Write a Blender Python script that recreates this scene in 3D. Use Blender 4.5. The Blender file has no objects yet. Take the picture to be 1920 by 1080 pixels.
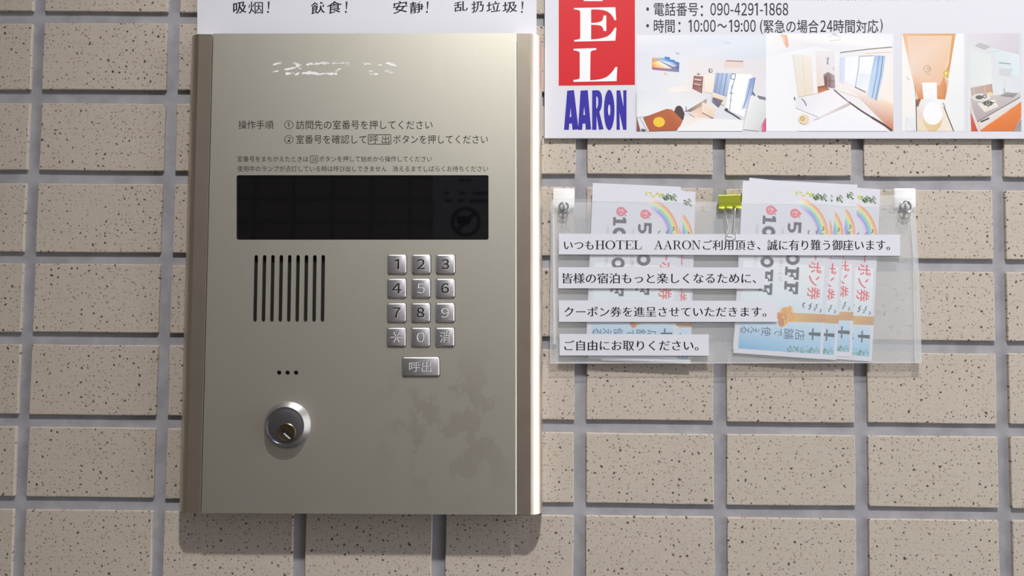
import bpy, bmesh, math, random
from mathutils import Vector, Matrix
import numpy as np
random.seed(7)
scn = bpy.context.scene
C = scn.collection

# ---------------------------------------------------------------- camera, world, light, exposure
S = 0.00045                      # metres on the tile face per photo pixel at the foot of the camera
F = 1500.0                       # focal length in pixels of the 1920 frame
Z = F * S                        # camera to tile face
EYE = 1.45                       # camera height
AX, AY, AZ = 0.0500780563, -0.010753233, -0.00898727507
def _rot():
    a, b, c = AX, AY, AZ
    Rx = np.array([[1,0,0],[0,math.cos(a),-math.sin(a)],[0,math.sin(a),math.cos(a)]])
    Ry = np.array([[math.cos(b),0,math.sin(b)],[0,1,0],[-math.sin(b),0,math.cos(b)]])
    Rz = np.array([[math.cos(c),-math.sin(c),0],[math.sin(c),math.cos(c),0],[0,0,1]])
    return Ry @ Rx @ Rz
RM = _rot()
def cv2w(d): return Vector((d[0], d[2], -d[1]))
cam = bpy.data.cameras.new('camera'); cam.sensor_width = 36; cam.lens = F / 1920 * 36
cam.clip_start = 0.01; cam.clip_end = 50
co = bpy.data.objects.new('camera', cam); C.objects.link(co)
_x = cv2w(RM @ np.array([1,0,0])); _u = cv2w(RM @ np.array([0,-1,0])); _b = cv2w(RM @ np.array([0,0,-1]))
M = Matrix(((_x.x,_u.x,_b.x,0),(_x.y,_u.y,_b.y,-Z),(_x.z,_u.z,_b.z,EYE),(0,0,0,1)))
co.matrix_world = M
scn.camera = co
cam.dof.use_dof = False

wd = bpy.data.worlds.new('daylight'); scn.world = wd; wd.use_nodes = True
wd.node_tree.nodes['Background'].inputs[0].default_value = (0.95, 0.97, 1.0, 1)
wd.node_tree.nodes['Background'].inputs[1].default_value = 3.35

LAMP = (0.15, -1.05, EYE + 1.52)          # downlight in the ceiling, its beam thrown towards the right of the wall
ld = bpy.data.lights.new('ceiling_lamp_light', 'SPOT'); ld.shadow_soft_size = 0.042
ld.spot_size = math.radians(84); ld.spot_blend = 1.0
ld.energy = 140.0; ld.color = (1.0, 0.98, 0.965)
lo = bpy.data.objects.new('ceiling_lamp_light', ld); C.objects.link(lo)
lo.location = LAMP
lo.rotation_euler = (Vector((0.50, 0, EYE - 0.22)) - Vector(LAMP)).to_track_quat('-Z', 'Y').to_euler()

vs = scn.view_settings
vs.view_transform = 'Standard'; vs.look = 'None'; vs.gamma = 1; vs.exposure = 0.0
vs.use_curve_mapping = False
scn.display_settings.display_device = 'sRGB'

# ---------------------------------------------------------------- helpers
def lin(c):
    return tuple(((v/255)/12.92 if v/255 <= 0.04045 else (((v/255)+0.055)/1.055)**2.4) for v in c[:3])
def UV(x, y, h=0.0):
    """the point of the plane h in front of the tile faces that photo pixel x,y shows"""
    d = RM @ np.array([(x-960)/F, (y-540)/F, 1.0])
    k = (Z - h) / d[2]
    return d[0]*k, -d[1]*k
def W(x, y, h=0.0):
    u, v = UV(x, y, h)
    return Vector((u, -h, EYE + v))
PXM = S                          # one pixel in metres on the tile face

def mat(name, col, rough=0.5, metal=0.0, spec=0.5, **k):
    m = bpy.data.materials.new(name); m.use_nodes = True
    b = m.node_tree.nodes['Principled BSDF']
    b.inputs['Base Color'].default_value = (*lin(col), 1)
    b.inputs['Roughness'].default_value = rough
    b.inputs['Metallic'].default_value = metal
    b.inputs['Specular IOR Level'].default_value = spec
    for kk, v in k.items(): b.inputs[kk.replace('_', ' ')].default_value = v
    return m
def nodes(m): return m.node_tree.nodes, m.node_tree.links, m.node_tree.nodes['Principled BSDF']
def N(nt, t, **k):
    n = nt.nodes.new(t)
    for a, v in k.items(): setattr(n, a, v)
    return n

def mesh_obj(name, verts, faces, m, parent=None, smooth=False, cols=None, origin=None):
    me = bpy.data.meshes.new(name)
    if origin is None:
        n = max(1, len(verts)); origin = Vector((sum(v[0] for v in verts)/n, sum(v[1] for v in verts)/n, sum(v[2] for v in verts)/n))
    me.from_pydata([tuple(Vector(v)-origin) for v in verts], [], faces)
    if cols:
        a = me.color_attributes.new('Col', 'FLOAT_COLOR', 'POINT')
        for i, c in enumerate(cols): a.data[i].color = (*c, 1)
    if smooth:
        for p in me.polygons: p.use_smooth = True
    me.update()
    if m: me.materials.append(m)
    o = bpy.data.objects.new(name, me); C.objects.link(o)
    o.location = origin
    if parent:
        o.parent = parent
        o.location = origin - WL[parent.name] if parent.name in WL else origin
    WL[o.name] = origin.copy() if parent is None else origin.copy()
    return o
WL = {}
def empty(name, loc):
    o = bpy.data.objects.new(name, None); C.objects.link(o); o.location = loc; o.empty_display_size = 0.02
    WL[o.name] = Vector(loc); return o
def tag(o, label=None, cat=None, group=None, kind=None):
    if label: o['label'] = label
    if cat: o['category'] = cat
    if group: o['group'] = group
    if kind: o['kind'] = kind
    return o

def rring(pts_w, rings):
    """loft: pts_w = outline in the wall plane as (x,z); rings = [(inset, h)] -> verts, faces capped at the last ring"""
    n = len(pts_w)
    area = sum(pts_w[i][0]*pts_w[(i+1)%n][1]-pts_w[(i+1)%n][0]*pts_w[i][1] for i in range(n))
    P = [Vector(p) for p in pts_w]
    if area < 0: P.reverse()
    V, Fc = [], []
    for ins, h in rings:
        for i in range(n):
            a, b, c = P[i-1], P[i], P[(i+1)%n]
            e1 = (b-a).normalized(); e2 = (c-b).normalized()
            n1 = Vector((-e1.y, e1.x)); n2 = Vector((-e2.y, e2.x))
            mm = n1+n2
            L = 1/max(0.35, (1+n1.dot(n2))/2) / 2
            q = b + mm*ins*L
            V.append(Vector((q.x, -h, q.y)))
    for r in range(len(rings)-1):
        for i in range(n):
            a = r*n+i; b = r*n+(i+1)%n
            Fc.append((a, b, b+n, a+n))
    Fc.append(tuple((len(rings)-1)*n+i for i in range(n)))
    return V, Fc
def rrect(x0, y0, x1, y1, r, n=4):
    """rounded rectangle outline, any units"""
    out = []
    for cx, cy, a0 in ((x1-r, y0+r, -90), (x1-r, y1-r, 0), (x0+r, y1-r, 90), (x0+r, y0+r, 180)):
        for k in range(n+1):
            a = math.radians(a0+90*k/n); out.append((cx+r*math.cos(a), cy+r*math.sin(a)))
    return out
def ell(cx, cy, rx, ry=None, n=24, a0=0, a1=360, rot=0):
    ry = rx if ry is None else ry
    out = []
    full = abs(a1-a0) >= 360
    for k in range(n if full else n+1):
        a = math.radians(a0+(a1-a0)*k/n); x, y = rx*math.cos(a), ry*math.sin(a)
        c, s = math.cos(math.radians(rot)), math.sin(math.radians(rot))
        out.append((cx+x*c-y*s, cy+x*s+y*c))
    return out
def wpts(pts, h):
    out = []
    for x, y in pts:
        u, v = UV(x, y, h); out.append((u, EYE+v))
    return out
def loft(name, pts_px, hmap, rings, m, parent=None, smooth=False):
    V, Fc = rring(wpts(pts_px, hmap), rings)
    return mesh_obj(name, V, Fc, m, parent, smooth)
def smooth_angle(o, deg=35):
    me = o.data
    for p in me.polygons: p.use_smooth = True
    try: me.set_sharp_from_angle(angle=math.radians(deg))
    except Exception: pass
def tube(name, pts, r, m, parent=None, n=8, closed=False):
    P = [Vector(p) for p in pts]; V, Fc = [], []
    L = len(P); up = None
    for i in range(L):
        if closed: t = (P[(i+1)%L]-P[i-1])
        else: t = P[min(L-1, i+1)]-P[max(0, i-1)]
        t.normalize()
        if up is None:
            up = t.orthogonal().normalized()
        up = (up - t*up.dot(t)).normalized()
        s = t.cross(up)
        for k in range(n):
            a = 2*math.pi*k/n
            V.append(P[i]+up*(r*math.cos(a))+s*(r*math.sin(a)))
    for i in range(L if closed else L-1):
        for k in range(n):
            a = i*n+k; b = i*n+(k+1)%n; j = ((i+1)%L)*n
            Fc.append((a, b, j+(k+1)%n, j+k))
    if not closed:
        Fc.append(tuple(range(n))[::-1]); Fc.append(tuple((L-1)*n+k for k in range(n)))
    return mesh_obj(name, V, Fc, m, parent, True)

# ---- filled outlines (lettering) ----
def fill(polys):
    """even-odd fill of closed outlines -> 2D verts, faces"""
    cu = bpy.data.curves.new('tmp', 'CURVE'); cu.dimensions = '2D'; cu.fill_mode = 'FRONT'
    xs = [p[0] for q in polys for p in q]; ys = [p[1] for q in polys for p in q]
    cx, cy = (min(xs)+max(xs))/2, (min(ys)+max(ys))/2
    sc = max(max(xs)-min(xs), max(ys)-min(ys), 1e-9)/4
    for q in polys:
        s = cu.splines.new('POLY'); s.points.add(len(q)-1)
        for i, p in enumerate(q): s.points[i].co = ((p[0]-cx)/sc, (p[1]-cy)/sc, 0, 1)
        s.use_cyclic_u = True
    o = bpy.data.objects.new('tmp', cu); C.objects.link(o)
    me = bpy.data.meshes.new_from_object(o.evaluated_get(bpy.context.evaluated_depsgraph_get()))
    V = [(v.co.x*sc+cx, v.co.y*sc+cy) for v in me.vertices]; Fc = [tuple(p.vertices) for p in me.polygons]
    bpy.data.objects.remove(o); bpy.data.meshes.remove(me); bpy.data.curves.remove(cu)
    return V, Fc
_tc = {}
def text_polys(body, seg=3):
    if body in _tc: return _tc[body]
    cu = bpy.data.curves.new('t', 'FONT'); cu.body = body
    o = bpy.data.objects.new('t', cu); C.objects.link(o)
    cc = o.to_curve(bpy.context.evaluated_depsgraph_get())
    out = []
    for s in cc.splines:
        bp = s.bezier_points; n = len(bp); q = []
        for i in range(n):
            a, b = bp[i], bp[(i+1)%n]
            p0, p1, p2, p3 = a.co.xy, a.handle_right.xy, b.handle_left.xy, b.co.xy
            d = p3-p0; L = d.length
            if L < 1e-6: continue
            dev = max(abs(d.cross(p1-p0)), abs(d.cross(p2-p0)))/L
            k = seg if dev > 0.004 else 1
            for j in range(k):
                t = j/k; w = 1-t
                q.append(tuple(p0*w**3+p1*3*w*w*t+p2*3*w*t*t+p3*t**3))
        if len(q) > 2: out.append(q)
    o.to_curve_clear(); bpy.data.objects.remove(o); bpy.data.curves.remove(cu)
    _tc[body] = out
    return out
def contrast(polys, ax, by):
    """thicken upright strokes by ax and level strokes by by on each side (negative thins)"""
    A = sum(q[i][0]*q[(i+1)%len(q)][1]-q[(i+1)%len(q)][0]*q[i][1] for q in polys for i in range(len(q)))
    sg = 1 if A > 0 else -1
    out = []
    for q in polys:
        n = len(q); r = []
        for i in range(n):
            a, b, c = Vector(q[i-1]), Vector(q[i]), Vector(q[(i+1)%n])
            e1 = b-a; e2 = c-b
            if e1.length < 1e-9 or e2.length < 1e-9: r.append(q[i]); continue
            e1.normalize(); e2.normalize()
            n1 = Vector((e1.y, -e1.x))*sg; n2 = Vector((e2.y, -e2.x))*sg
            mx = max((n1.x, n2.x), key=abs); my = max((n1.y, n2.y), key=abs)
            if n1.x*n2.x < 0: mx = (n1.x+n2.x)/2
            if n1.y*n2.y < 0: my = (n1.y+n2.y)/2
            r.append((b.x+ax*mx, b.y+by*my))
        out.append(r)
    return out

def wide(ch):
    """the full-width twin of a digit: drawn with the face that carries the Japanese text"""
    return chr(ord(ch)+0xFEE0) if ch.isdigit() else ch
class Print:
    """flat ink: collects coloured faces on a plane; layers lift by a hair"""
    def __init__(s, f, step=0.00003): s.f, s.V, s.F, s.C, s.step = f, [], [], [], step; s.k = 0
    tint = 0.0
    def poly(s, pts, col, layer=None):
        if layer is None: s.k += 1; layer = s.k
        b = len(s.V)
        for i, p in enumerate(pts):
            s.V.append(s.f(p[0], p[1], layer*s.step))
            c_ = col[i % len(col)] if isinstance(col[0], (tuple, list)) else col
            s.C.append(lin(tuple(v+(236-v)*s.tint for v in c_)))
        s.F.append(tuple(range(b, b+len(pts))))
    def fillp(s, polys, col, layer=None):
        if layer is None: s.k += 1; layer = s.k
        V, Fc = fill(polys); b = len(s.V)
        for p in V: s.V.append(s.f(p[0], p[1], layer*s.step)); s.C.append(lin(col))
        s.F += [tuple(i+b for i in f) for f in Fc]
    def text(s, body, box, col, ax=0.0, by=0.0, slope=0.0, turn=0, layer=None, wob=0.0):
        """lettering that fills box = (x0,y0,x1,y1), y downwards; slope = drop of the right end"""
        P = text_polys(body)
        if ax or by: P = contrast(P, ax, by)
        if wob:
            rr = random.Random(len(body)+int(box[0]))
            P = [[(x+rr.uniform(-wob, wob), y+rr.uniform(-wob, wob)+0.16*x) for x, y in q] for q in P]
        xs = [p[0] for q in P for p in q]; ys = [p[1] for q in P for p in q]
        a0, a1, b0, b1 = min(xs), max(xs), min(ys), max(ys)
        x0, y0, x1, y1 = box
        out = []
        for q in P:
            r = []
            for x, y in q:
                t = (x-a0)/(a1-a0); w = (b1-y)/max(1e-9, b1-b0)
                if turn == 1: r.append((x1-w*(x1-x0), y0+t*(y1-y0)))       # turned a quarter clockwise
                else: r.append((x0+t*(x1-x0), y0+w*(y1-y0)+slope*t))
            out.append(r)
        s.fillp(out, col, layer)
    def digits(s, body, x0, y0, x1, y1, col, ax=0.0, by=0.0):
        wd_ = {'1': 0.78, '-': 0.62, ':': 0.42}
        tot = sum(wd_.get(c_, 1.0) for c_ in body); k = (x1-x0)/tot; x = x0
        for c_ in body:
            w = wd_.get(c_, 1.0)*k
            if c_ == '-': s.poly([(x+w*.12, y0+(y1-y0)*.56), (x+w*.88, y0+(y1-y0)*.56), (x+w*.88, y0+(y1-y0)*.66), (x+w*.12, y0+(y1-y0)*.66)], col, 1)
            elif c_ == ':':
                for f in (.36, .88): s.poly(ell(x+w*.5, y0+(y1-y0)*f, 1.8, 2.0, 10), col, 1)
            elif c_ == '1':
                H_ = y1-y0
                s.poly([(x+w*.46, y0), (x+w*.70, y0), (x+w*.70, y1), (x+w*.44, y1), (x+w*.44, y0+H_*.16), (x+w*.10, y0+H_*.26), (x+w*.08, y0+H_*.14)], col, 1)
            else: s.text(wide(c_), (x+w*.08, y0, x+w*.92, y1), col, ax, by, layer=1)
            x += w
    def line(s, p, q, w, col, layer=None):
        a, b = Vector(p), Vector(q); d = (b-a).normalized(); n = Vector((-d.y, d.x))*w/2
        s.poly([a+n, b+n, b-n, a-n], col, layer)
    def path(s, pts, w, col):
        s.k += 1
        for a, b in zip(pts, pts[1:]): s.line(a, b, w, col, s.k)
    def ring(s, cx, cy, r0, r1, col, n=24, ry=1.0):
        s.k += 1
        for i in range(n):
            a, b = 2*math.pi*i/n, 2*math.pi*(i+1)/n
            s.poly([(cx+r0*math.cos(a), cy+r0*ry*math.sin(a)), (cx+r1*math.cos(a), cy+r1*ry*math.sin(a)),
                    (cx+r1*math.cos(b), cy+r1*ry*math.sin(b)), (cx+r0*math.cos(b), cy+r0*ry*math.sin(b))], col, s.k)
    def build(s, name, parent, m=None, origin=None):
        return mesh_obj(name, s.V, s.F, m or INK, parent, cols=s.C, origin=origin)
def on(h):
    return lambda x, y, d: W(x, y, h+d)

# ---------------------------------------------------------------- materials
INK = mat('print_ink', (128,128,128), 0.45, 0, 0.35)
def _ink():
    n, l, b = nodes(INK); a = N(INK.node_tree, 'ShaderNodeAttribute', attribute_name='Col')
    l.new(a.outputs['Color'], b.inputs['Base Color'])
_ink()
PAPER = mat('white_paper', (220,221,230), 0.55, 0, 0.3)
BOARD = mat('glossy_white_board', (219,220,228), 0.3, 0, 0.45)

def tile_material():
    m = mat('speckled_beige_tile', (196,180,162), 0.62, 0, 0.35)
    nt = m.node_tree; n, l, b = nodes(m)
    tc = N(nt, 'ShaderNodeTexCoord'); oi = N(nt, 'ShaderNodeObjectInfo')
    off = N(nt, 'ShaderNodeVectorMath', operation='SCALE'); off.inputs[0].default_value = (3.1, 7.7, 5.3)
    l.new(oi.outputs['Random'], off.inputs['Scale'])
    add = N(nt, 'ShaderNodeVectorMath', operation='ADD')
    l.new(tc.outputs['Object'], add.inputs[0]); l.new(off.outputs[0], add.inputs[1])
    def noise(scale, det=3, rough=0.6):
        x = N(nt, 'ShaderNodeTexNoise'); x.inputs['Scale'].default_value = scale
        x.inputs['Detail'].default_value = det; x.inputs['Roughness'].default_value = rough
        l.new(add.outputs[0], x.inputs['Vector']); return x
    def math_(op, a, bb, clamp=False):
        x = N(nt, 'ShaderNodeMath', operation=op, use_clamp=clamp)
        for i, v in enumerate((a, bb)):
            if isinstance(v, (int, float)): x.inputs[i].default_value = v
            elif v is not None: l.new(v, x.inputs[i])
        return x.outputs[0]
    def mix(f, a, c):
        x = N(nt, 'ShaderNodeMix', data_type='RGBA')
        if isinstance(f, float): x.inputs[0].default_value = f
        else: l.new(f, x.inputs[0])
        for i, v in ((6, a), (7, c)):
            if isinstance(v, tuple): x.inputs[i].default_value = (*lin(v), 1)
            else: l.new(v, x.inputs[i])
        return x.outputs[2]
    big = noise(22, 3); fine = noise(900, 2, 0.7); mid = noise(160, 3)
    base = mix(big.outputs['Fac'], TILE_A, TILE_B)
    base = mix(math_('MULTIPLY', oi.outputs['Random'], 0.28), base, TILE_C)
    # fine mottling
    f1 = math_('MULTIPLY', math_('SUBTRACT', fine.outputs['Fac'], 0.52, True), 3.2, True)
    base = mix(math_('MULTIPLY', f1, 0.45), base, (140,118,98))
    f2 = math_('MULTIPLY', math_('SUBTRACT', mid.outputs['Fac'], 0.58, True), 3.0, True)
    base = mix(math_('MULTIPLY', f2, 0.35), base, (158,136,116))
    # specks: voronoi cells, radius by cell
    def specks(scale, rmin, rmax, keep, warp):
        w = noise(scale*1.7, 1); wv = N(nt, 'ShaderNodeVectorMath', operation='SCALE'); wv.inputs['Scale'].default_value = warp/scale
        l.new(w.outputs['Color'], wv.inputs[0])
        ad = N(nt, 'ShaderNodeVectorMath', operation='ADD'); l.new(add.outputs[0], ad.inputs[0]); l.new(wv.outputs[0], ad.inputs[1])
        sx = N(nt, 'ShaderNodeSeparateXYZ'); l.new(ad.outputs[0], sx.inputs[0])
        cx = N(nt, 'ShaderNodeCombineXYZ'); l.new(sx.outputs['X'], cx.inputs['X']); l.new(sx.outputs['Z'], cx.inputs['Y'])
        v = N(nt, 'ShaderNodeTexVoronoi', voronoi_dimensions='2D'); v.inputs['Scale'].default_value = scale; v.inputs['Randomness'].default_value = 1
        l.new(cx.outputs[0], v.inputs['Vector'])
        sc = N(nt, 'ShaderNodeSeparateColor'); l.new(v.outputs['Color'], sc.inputs[0])
        pw = math_('POWER', sc.outputs[0], 3.0)
        rad = math_('ADD', math_('MULTIPLY', pw, rmax-rmin), rmin)
        on_ = math_('LESS_THAN', sc.outputs[1], keep)
        e = math_('SUBTRACT', rad, v.outputs['Distance'])
        e = math_('MULTIPLY', e, 14.0, True)
        return math_('MULTIPLY', e, on_)
    s1 = specks(185, 0.10, 0.215, 0.72, 0.6)
    s2 = specks(330, 0.12, 0.26, 0.5, 0.5)
    s3 = specks(240, 0.14, 0.30, 0.4, 0.6)
    base = mix(math_('MULTIPLY', s3, 0.45), base, (150,112,92))
    base = mix(math_('MULTIPLY', s2, 0.62), base, (92,74,60))
    base = mix(math_('MULTIPLY', s1, 0.90), base, (52,42,36))
    l.new(base, b.inputs['Base Color'])
    hgt = math_('SUBTRACT', math_('ADD', math_('MULTIPLY', mid.outputs['Fac'], 0.6), math_('MULTIPLY', fine.outputs['Fac'], 0.3)), math_('MULTIPLY', s1, 0.5))
    bp = N(nt, 'ShaderNodeBump'); bp.inputs['Strength'].default_value = 0.5; bp.inputs['Distance'].default_value = 0.0003
    l.new(hgt, bp.inputs['Height']); l.new(bp.outputs[0], b.inputs['Normal'])
    return m
TILE_A, TILE_B, TILE_C = (197,187,174), (188,178,166), (195,182,174)
TILE = tile_material()

def noisy(name, c1, c2, scale, rough, bump=0.3, dist=0.0004, metal=0, stretch=(1,1,1), spec=0.4):
    m = mat(name, c1, rough, metal, spec); nt = m.node_tree; n, l, b = nodes(m)
    tc = N(nt, 'ShaderNodeTexCoord'); mp = N(nt, 'ShaderNodeMapping'); mp.inputs['Scale'].default_value = stretch
    l.new(tc.outputs['Object'], mp.inputs[0])
    x = N(nt, 'ShaderNodeTexNoise'); x.inputs['Scale'].default_value = scale; x.inputs['Detail'].default_value = 5
    l.new(mp.outputs[0], x.inputs['Vector'])
    r = N(nt, 'ShaderNodeValToRGB'); r.color_ramp.elements[0].position = 0.35; r.color_ramp.elements[1].position = 0.68
    r.color_ramp.elements[0].color = (*lin(c1), 1); r.color_ramp.elements[1].color = (*lin(c2), 1)
    l.new(x.outputs['Fac'], r.inputs[0]); l.new(r.outputs[0], b.inputs['Base Color'])
    if bump:
        bp = N(nt, 'ShaderNodeBump'); bp.inputs['Strength'].default_value = bump; bp.inputs['Distance'].default_value = dist
        l.new(x.outputs['Fac'], bp.inputs['Height']); l.new(bp.outputs[0], b.inputs['Normal'])
    return m
GROUT = noisy('grey_grout', (152,151,157), (170,169,175), 60, 0.85, 0.5, 0.0005, spec=0.2)
SIDE_AL = noisy('bronze_tinted_aluminium', (214,203,187), (220,210,195), 40, 0.36, 0, metal=1.0)
DARK = mat('dark_cavity', (14,13,12), 0.7)
GLASS = mat('black_display_glass', (13,13,15), 0.03, 0, 0.46)
KEYM = noisy('satin_key_metal', (214,212,217), (222,220,226), 200, 0.42, 0, metal=1.0)
KEYB = mat('bright_key_metal_and_glint', (250,250,252), 0.5, 0.6)
KEYINK_SHADE = mat('key_black_paint_and_shade', (26,25,27), 0.5)
CHROME = mat('satin_chrome', (205,205,212), 0.22, 1.0)
CHROMED = mat('dull_chrome', (150,150,160), 0.35, 1.0)
BRONZE = mat('old_bronze', (128,112,90), 0.35, 1.0)
STEEL = mat('bright_steel_wire', (225,224,222), 0.18, 1.0)
LIME = mat('lime_green_paint', (224,234,84), 0.35, 0, 0.5)
HOOKW = mat('white_plastic', (243,243,243), 0.35, 0, 0.5)
PIN = mat('milky_clear_plastic', (236,238,238), 0.2, 0, 0.5, Transmission_Weight=0.3)

def plate_material():
    m = mat('champagne_aluminium', (222,219,207), 0.46, 1.0); nt = m.node_tree; n, l, b = nodes(m)
    tc = N(nt, 'ShaderNodeTexCoord')
    mp = N(nt, 'ShaderNodeMapping'); mp.inputs['Scale'].default_value = (900, 1, 14)
    l.new(tc.outputs['Object'], mp.inputs[0])
    x = N(nt, 'ShaderNodeTexNoise'); x.inputs['Scale'].default_value = 1; x.inputs['Detail'].default_value = 2
    l.new(mp.outputs[0], x.inputs['Vector'])
    # handled, wiped area at the lower right with cloudy edges
    w = N(nt, 'ShaderNodeTexNoise'); w.inputs['Scale'].default_value = 38; w.inputs['Detail'].default_value = 6; w.inputs['Roughness'].default_value = 0.62
    mp2 = N(nt, 'ShaderNodeMapping'); mp2.inputs['Scale'].default_value = (1, 1, 0.8)
    l.new(tc.outputs['Object'], mp2.inputs[0]); l.new(mp2.outputs[0], w.inputs['Vector'])
    d = N(nt, 'ShaderNodeVectorMath', operation='DISTANCE'); l.new(tc.outputs['Object'], d.inputs[0]); d.inputs[1].default_value = PLATE_WEAR
    mr = N(nt, 'ShaderNodeMapRange'); mr.inputs[1].default_value = 0.03; mr.inputs[2].default_value = 0.075; mr.inputs[3].default_value = 1; mr.inputs[4].default_value = 0
    l.new(d.outputs['Value'], mr.inputs[0])
    mu = N(nt, 'ShaderNodeMath', operation='MULTIPLY'); l.new(mr.outputs[0], mu.inputs[0])
    r = N(nt, 'ShaderNodeMapRange'); r.inputs[1].default_value = 0.50; r.inputs[2].default_value = 0.54
    l.new(w.outputs['Fac'], r.inputs[0]); l.new(r.outputs[0], mu.inputs[1])
    mx = N(nt, 'ShaderNodeMix', data_type='RGBA'); l.new(mu.outputs[0], mx.inputs[0])
    mx.inputs[6].default_value = (*lin((222,219,207)), 1); mx.inputs[7].default_value = (*lin((212,208,196)), 1)
    l.new(mx.outputs[2], b.inputs['Base Color'])
    ra = N(nt, 'ShaderNodeMath', operation='MULTIPLY_ADD'); l.new(x.outputs['Fac'], ra.inputs[0]); ra.inputs[1].default_value = 0.05; ra.inputs[2].default_value = 0.455
    l.new(ra.outputs[0], b.inputs['Roughness'])
    return m

def film(name, cloud, gloss=0.05, rough=0.25):
    m = bpy.data.materials.new(name); m.use_nodes = True; nt = m.node_tree
    for n_ in list(nt.nodes): nt.nodes.remove(n_)
    out = N(nt, 'ShaderNodeOutputMaterial'); tr = N(nt, 'ShaderNodeBsdfTransparent'); tr.inputs[0].default_value = (0.97, 0.975, 0.98, 1)
    df = N(nt, 'ShaderNodeBsdfDiffuse'); df.inputs[0].default_value = (0.86, 0.88, 0.90, 1)
    tl = N(nt, 'ShaderNodeBsdfTranslucent'); tl.inputs[0].default_value = (0.86, 0.88, 0.90, 1)
    gl = N(nt, 'ShaderNodeBsdfGlossy'); gl.inputs['Roughness'].default_value = rough
    m1 = N(nt, 'ShaderNodeMixShader'); m1.inputs[0].default_value = 0.0
    nt.links.new(df.outputs[0], m1.inputs[1]); nt.links.new(tl.outputs[0], m1.inputs[2])
    m2 = N(nt, 'ShaderNodeMixShader'); m2.inputs[0].default_value = cloud
    nt.links.new(tr.outputs[0], m2.inputs[1]); nt.links.new(m1.outputs[0], m2.inputs[2])
    m3 = N(nt, 'ShaderNodeMixShader'); m3.inputs[0].default_value = gloss
    nt.links.new(m2.outputs[0], m3.inputs[1]); nt.links.new(gl.outputs[0], m3.inputs[2])
    nt.links.new(m3.outputs[0], out.inputs[0])
    return m
FILM_F = film('clear_film_front', 0.17, 0.012, 0.45)
FILM_B = film('clear_film_back', 0.36, 0.0, 0.5)
FILM_E = film('film_weld', 0.50, 0.12, 0.2)
FILM_G = film('film_crease', 0.30, 0.08, 0.2)

# ---------------------------------------------------------------- the setting
PX = PXM
ULEFT  = [-941.5-260.8*2, -941.5-260.8, -941.5, -681.2, -419.0, -160.1, 101.8, 360.7, 621.7, 883.8, 883.8+261, 883.8+522]
URIGHT = [-918.8-260.8*2, -918.8-260.8, -918.8, -658.8, -394.7, -134.9, 124.3, 384.8, 645.7, 907.5, 907.5+261, 907.5+522]
VTOP   = [-600.2-153.6*2, -600.2-153.6, -600.2, -447.9, -291.9, -136.6, 15.9, 169.2, 322.5, 476.3, 630.0]
VBOT   = [-576.8-153.6*2, -576.8-153.6, -576.8, -421.0, -266.7, -113.0, 39.2, 193.0, 345.8, 499.6, 653.0]
GX0, GX1 = ULEFT[0]*PX, URIGHT[-1]*PX
GZ1, GZ0 = EYE-VTOP[0]*PX, EYE-VBOT[-1]*PX
REC = 0.0030
XL, XR, YB, ZT = -1.15, 2.6, -1.76, 3.05
def box(name, x0, y0, z0, x1, y1, z1, m, parent=None):
    V = [(x, y, z) for x in (x0, x1) for y in (y0, y1) for z in (z0, z1)]
    Fc = [(0,1,3,2),(4,6,7,5),(0,4,5,1),(2,3,7,6),(0,2,6,4),(1,5,7,3)]
    return mesh_obj(name, V, Fc, m, parent)
wall = box('wall_front', XL, REC, 0.0, XR, 0.12, ZT, GROUT); tag(wall, kind='structure')
def tile(u0, u1, v0, v1, hmax=0.0):
    j = lambda: random.uniform(-0.9, 0.9)
    c = [(u0+j(), v0+j()), (u1+j(), v0+j()), (u1+j(), v1+j()), (u0+j(), v1+j())]
    pts = []
    for k in range(4):
        a, b = Vector(c[k]), Vector(c[(k+1) % 4])
        cr = 1.6
        d = (b-a).normalized()
        pts.append(a+d*cr)
        for t in (0.33, 0.66):
            p = a.lerp(b, t); n = Vector((-d.y, d.x)); pts.append(p+n*random.uniform(-0.5, 0.5))
        pts.append(b-d*cr)
    pw = [(p[0]*PX, EYE-p[1]*PX) for p in pts]
    dh = random.uniform(-0.0002, 0.0002)
    V, Fc = rring(pw, [(0, -REC-0.0005), (0, -0.0006+dh), (0.0002, -0.0002+dh), (0.0007, dh)])
    o = mesh_obj('tile', V, Fc, TILE, wall)
    return o
for i in range(len(ULEFT)-1):
    for k in range(len(VTOP)-1):
        if i == 4 and 2 <= k <= 7: continue            # wholly behind the entrance panel
        tile(URIGHT[i], ULEFT[i+1], VBOT[k], VTOP[k+1])

PLAIN = noisy('dull_render', (120,114,106), (130,124,116), 6, 0.8, 0)
FLOORM = noisy('grey_floor', (62,59,56), (72,69,66), 9, 0.5, 0)
CEILM = mat('ceiling_white', (205,203,198), 0.8)
tag(box('floor', XL, YB, -0.1, XR, 0.12, 0.0, FLOORM), kind='structure')
tag(box('ceiling', XL, YB, ZT, XR, 0.12, ZT+0.1, CEILM), kind='structure')
tag(box('wall_left', XL-0.1, YB, 0.0, XL, 0.12, ZT, PLAIN), kind='structure')
wb = tag(box('wall_back', XL, YB-0.1, 0.0, XR, YB, ZT, GROUT), kind='structure')
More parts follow.
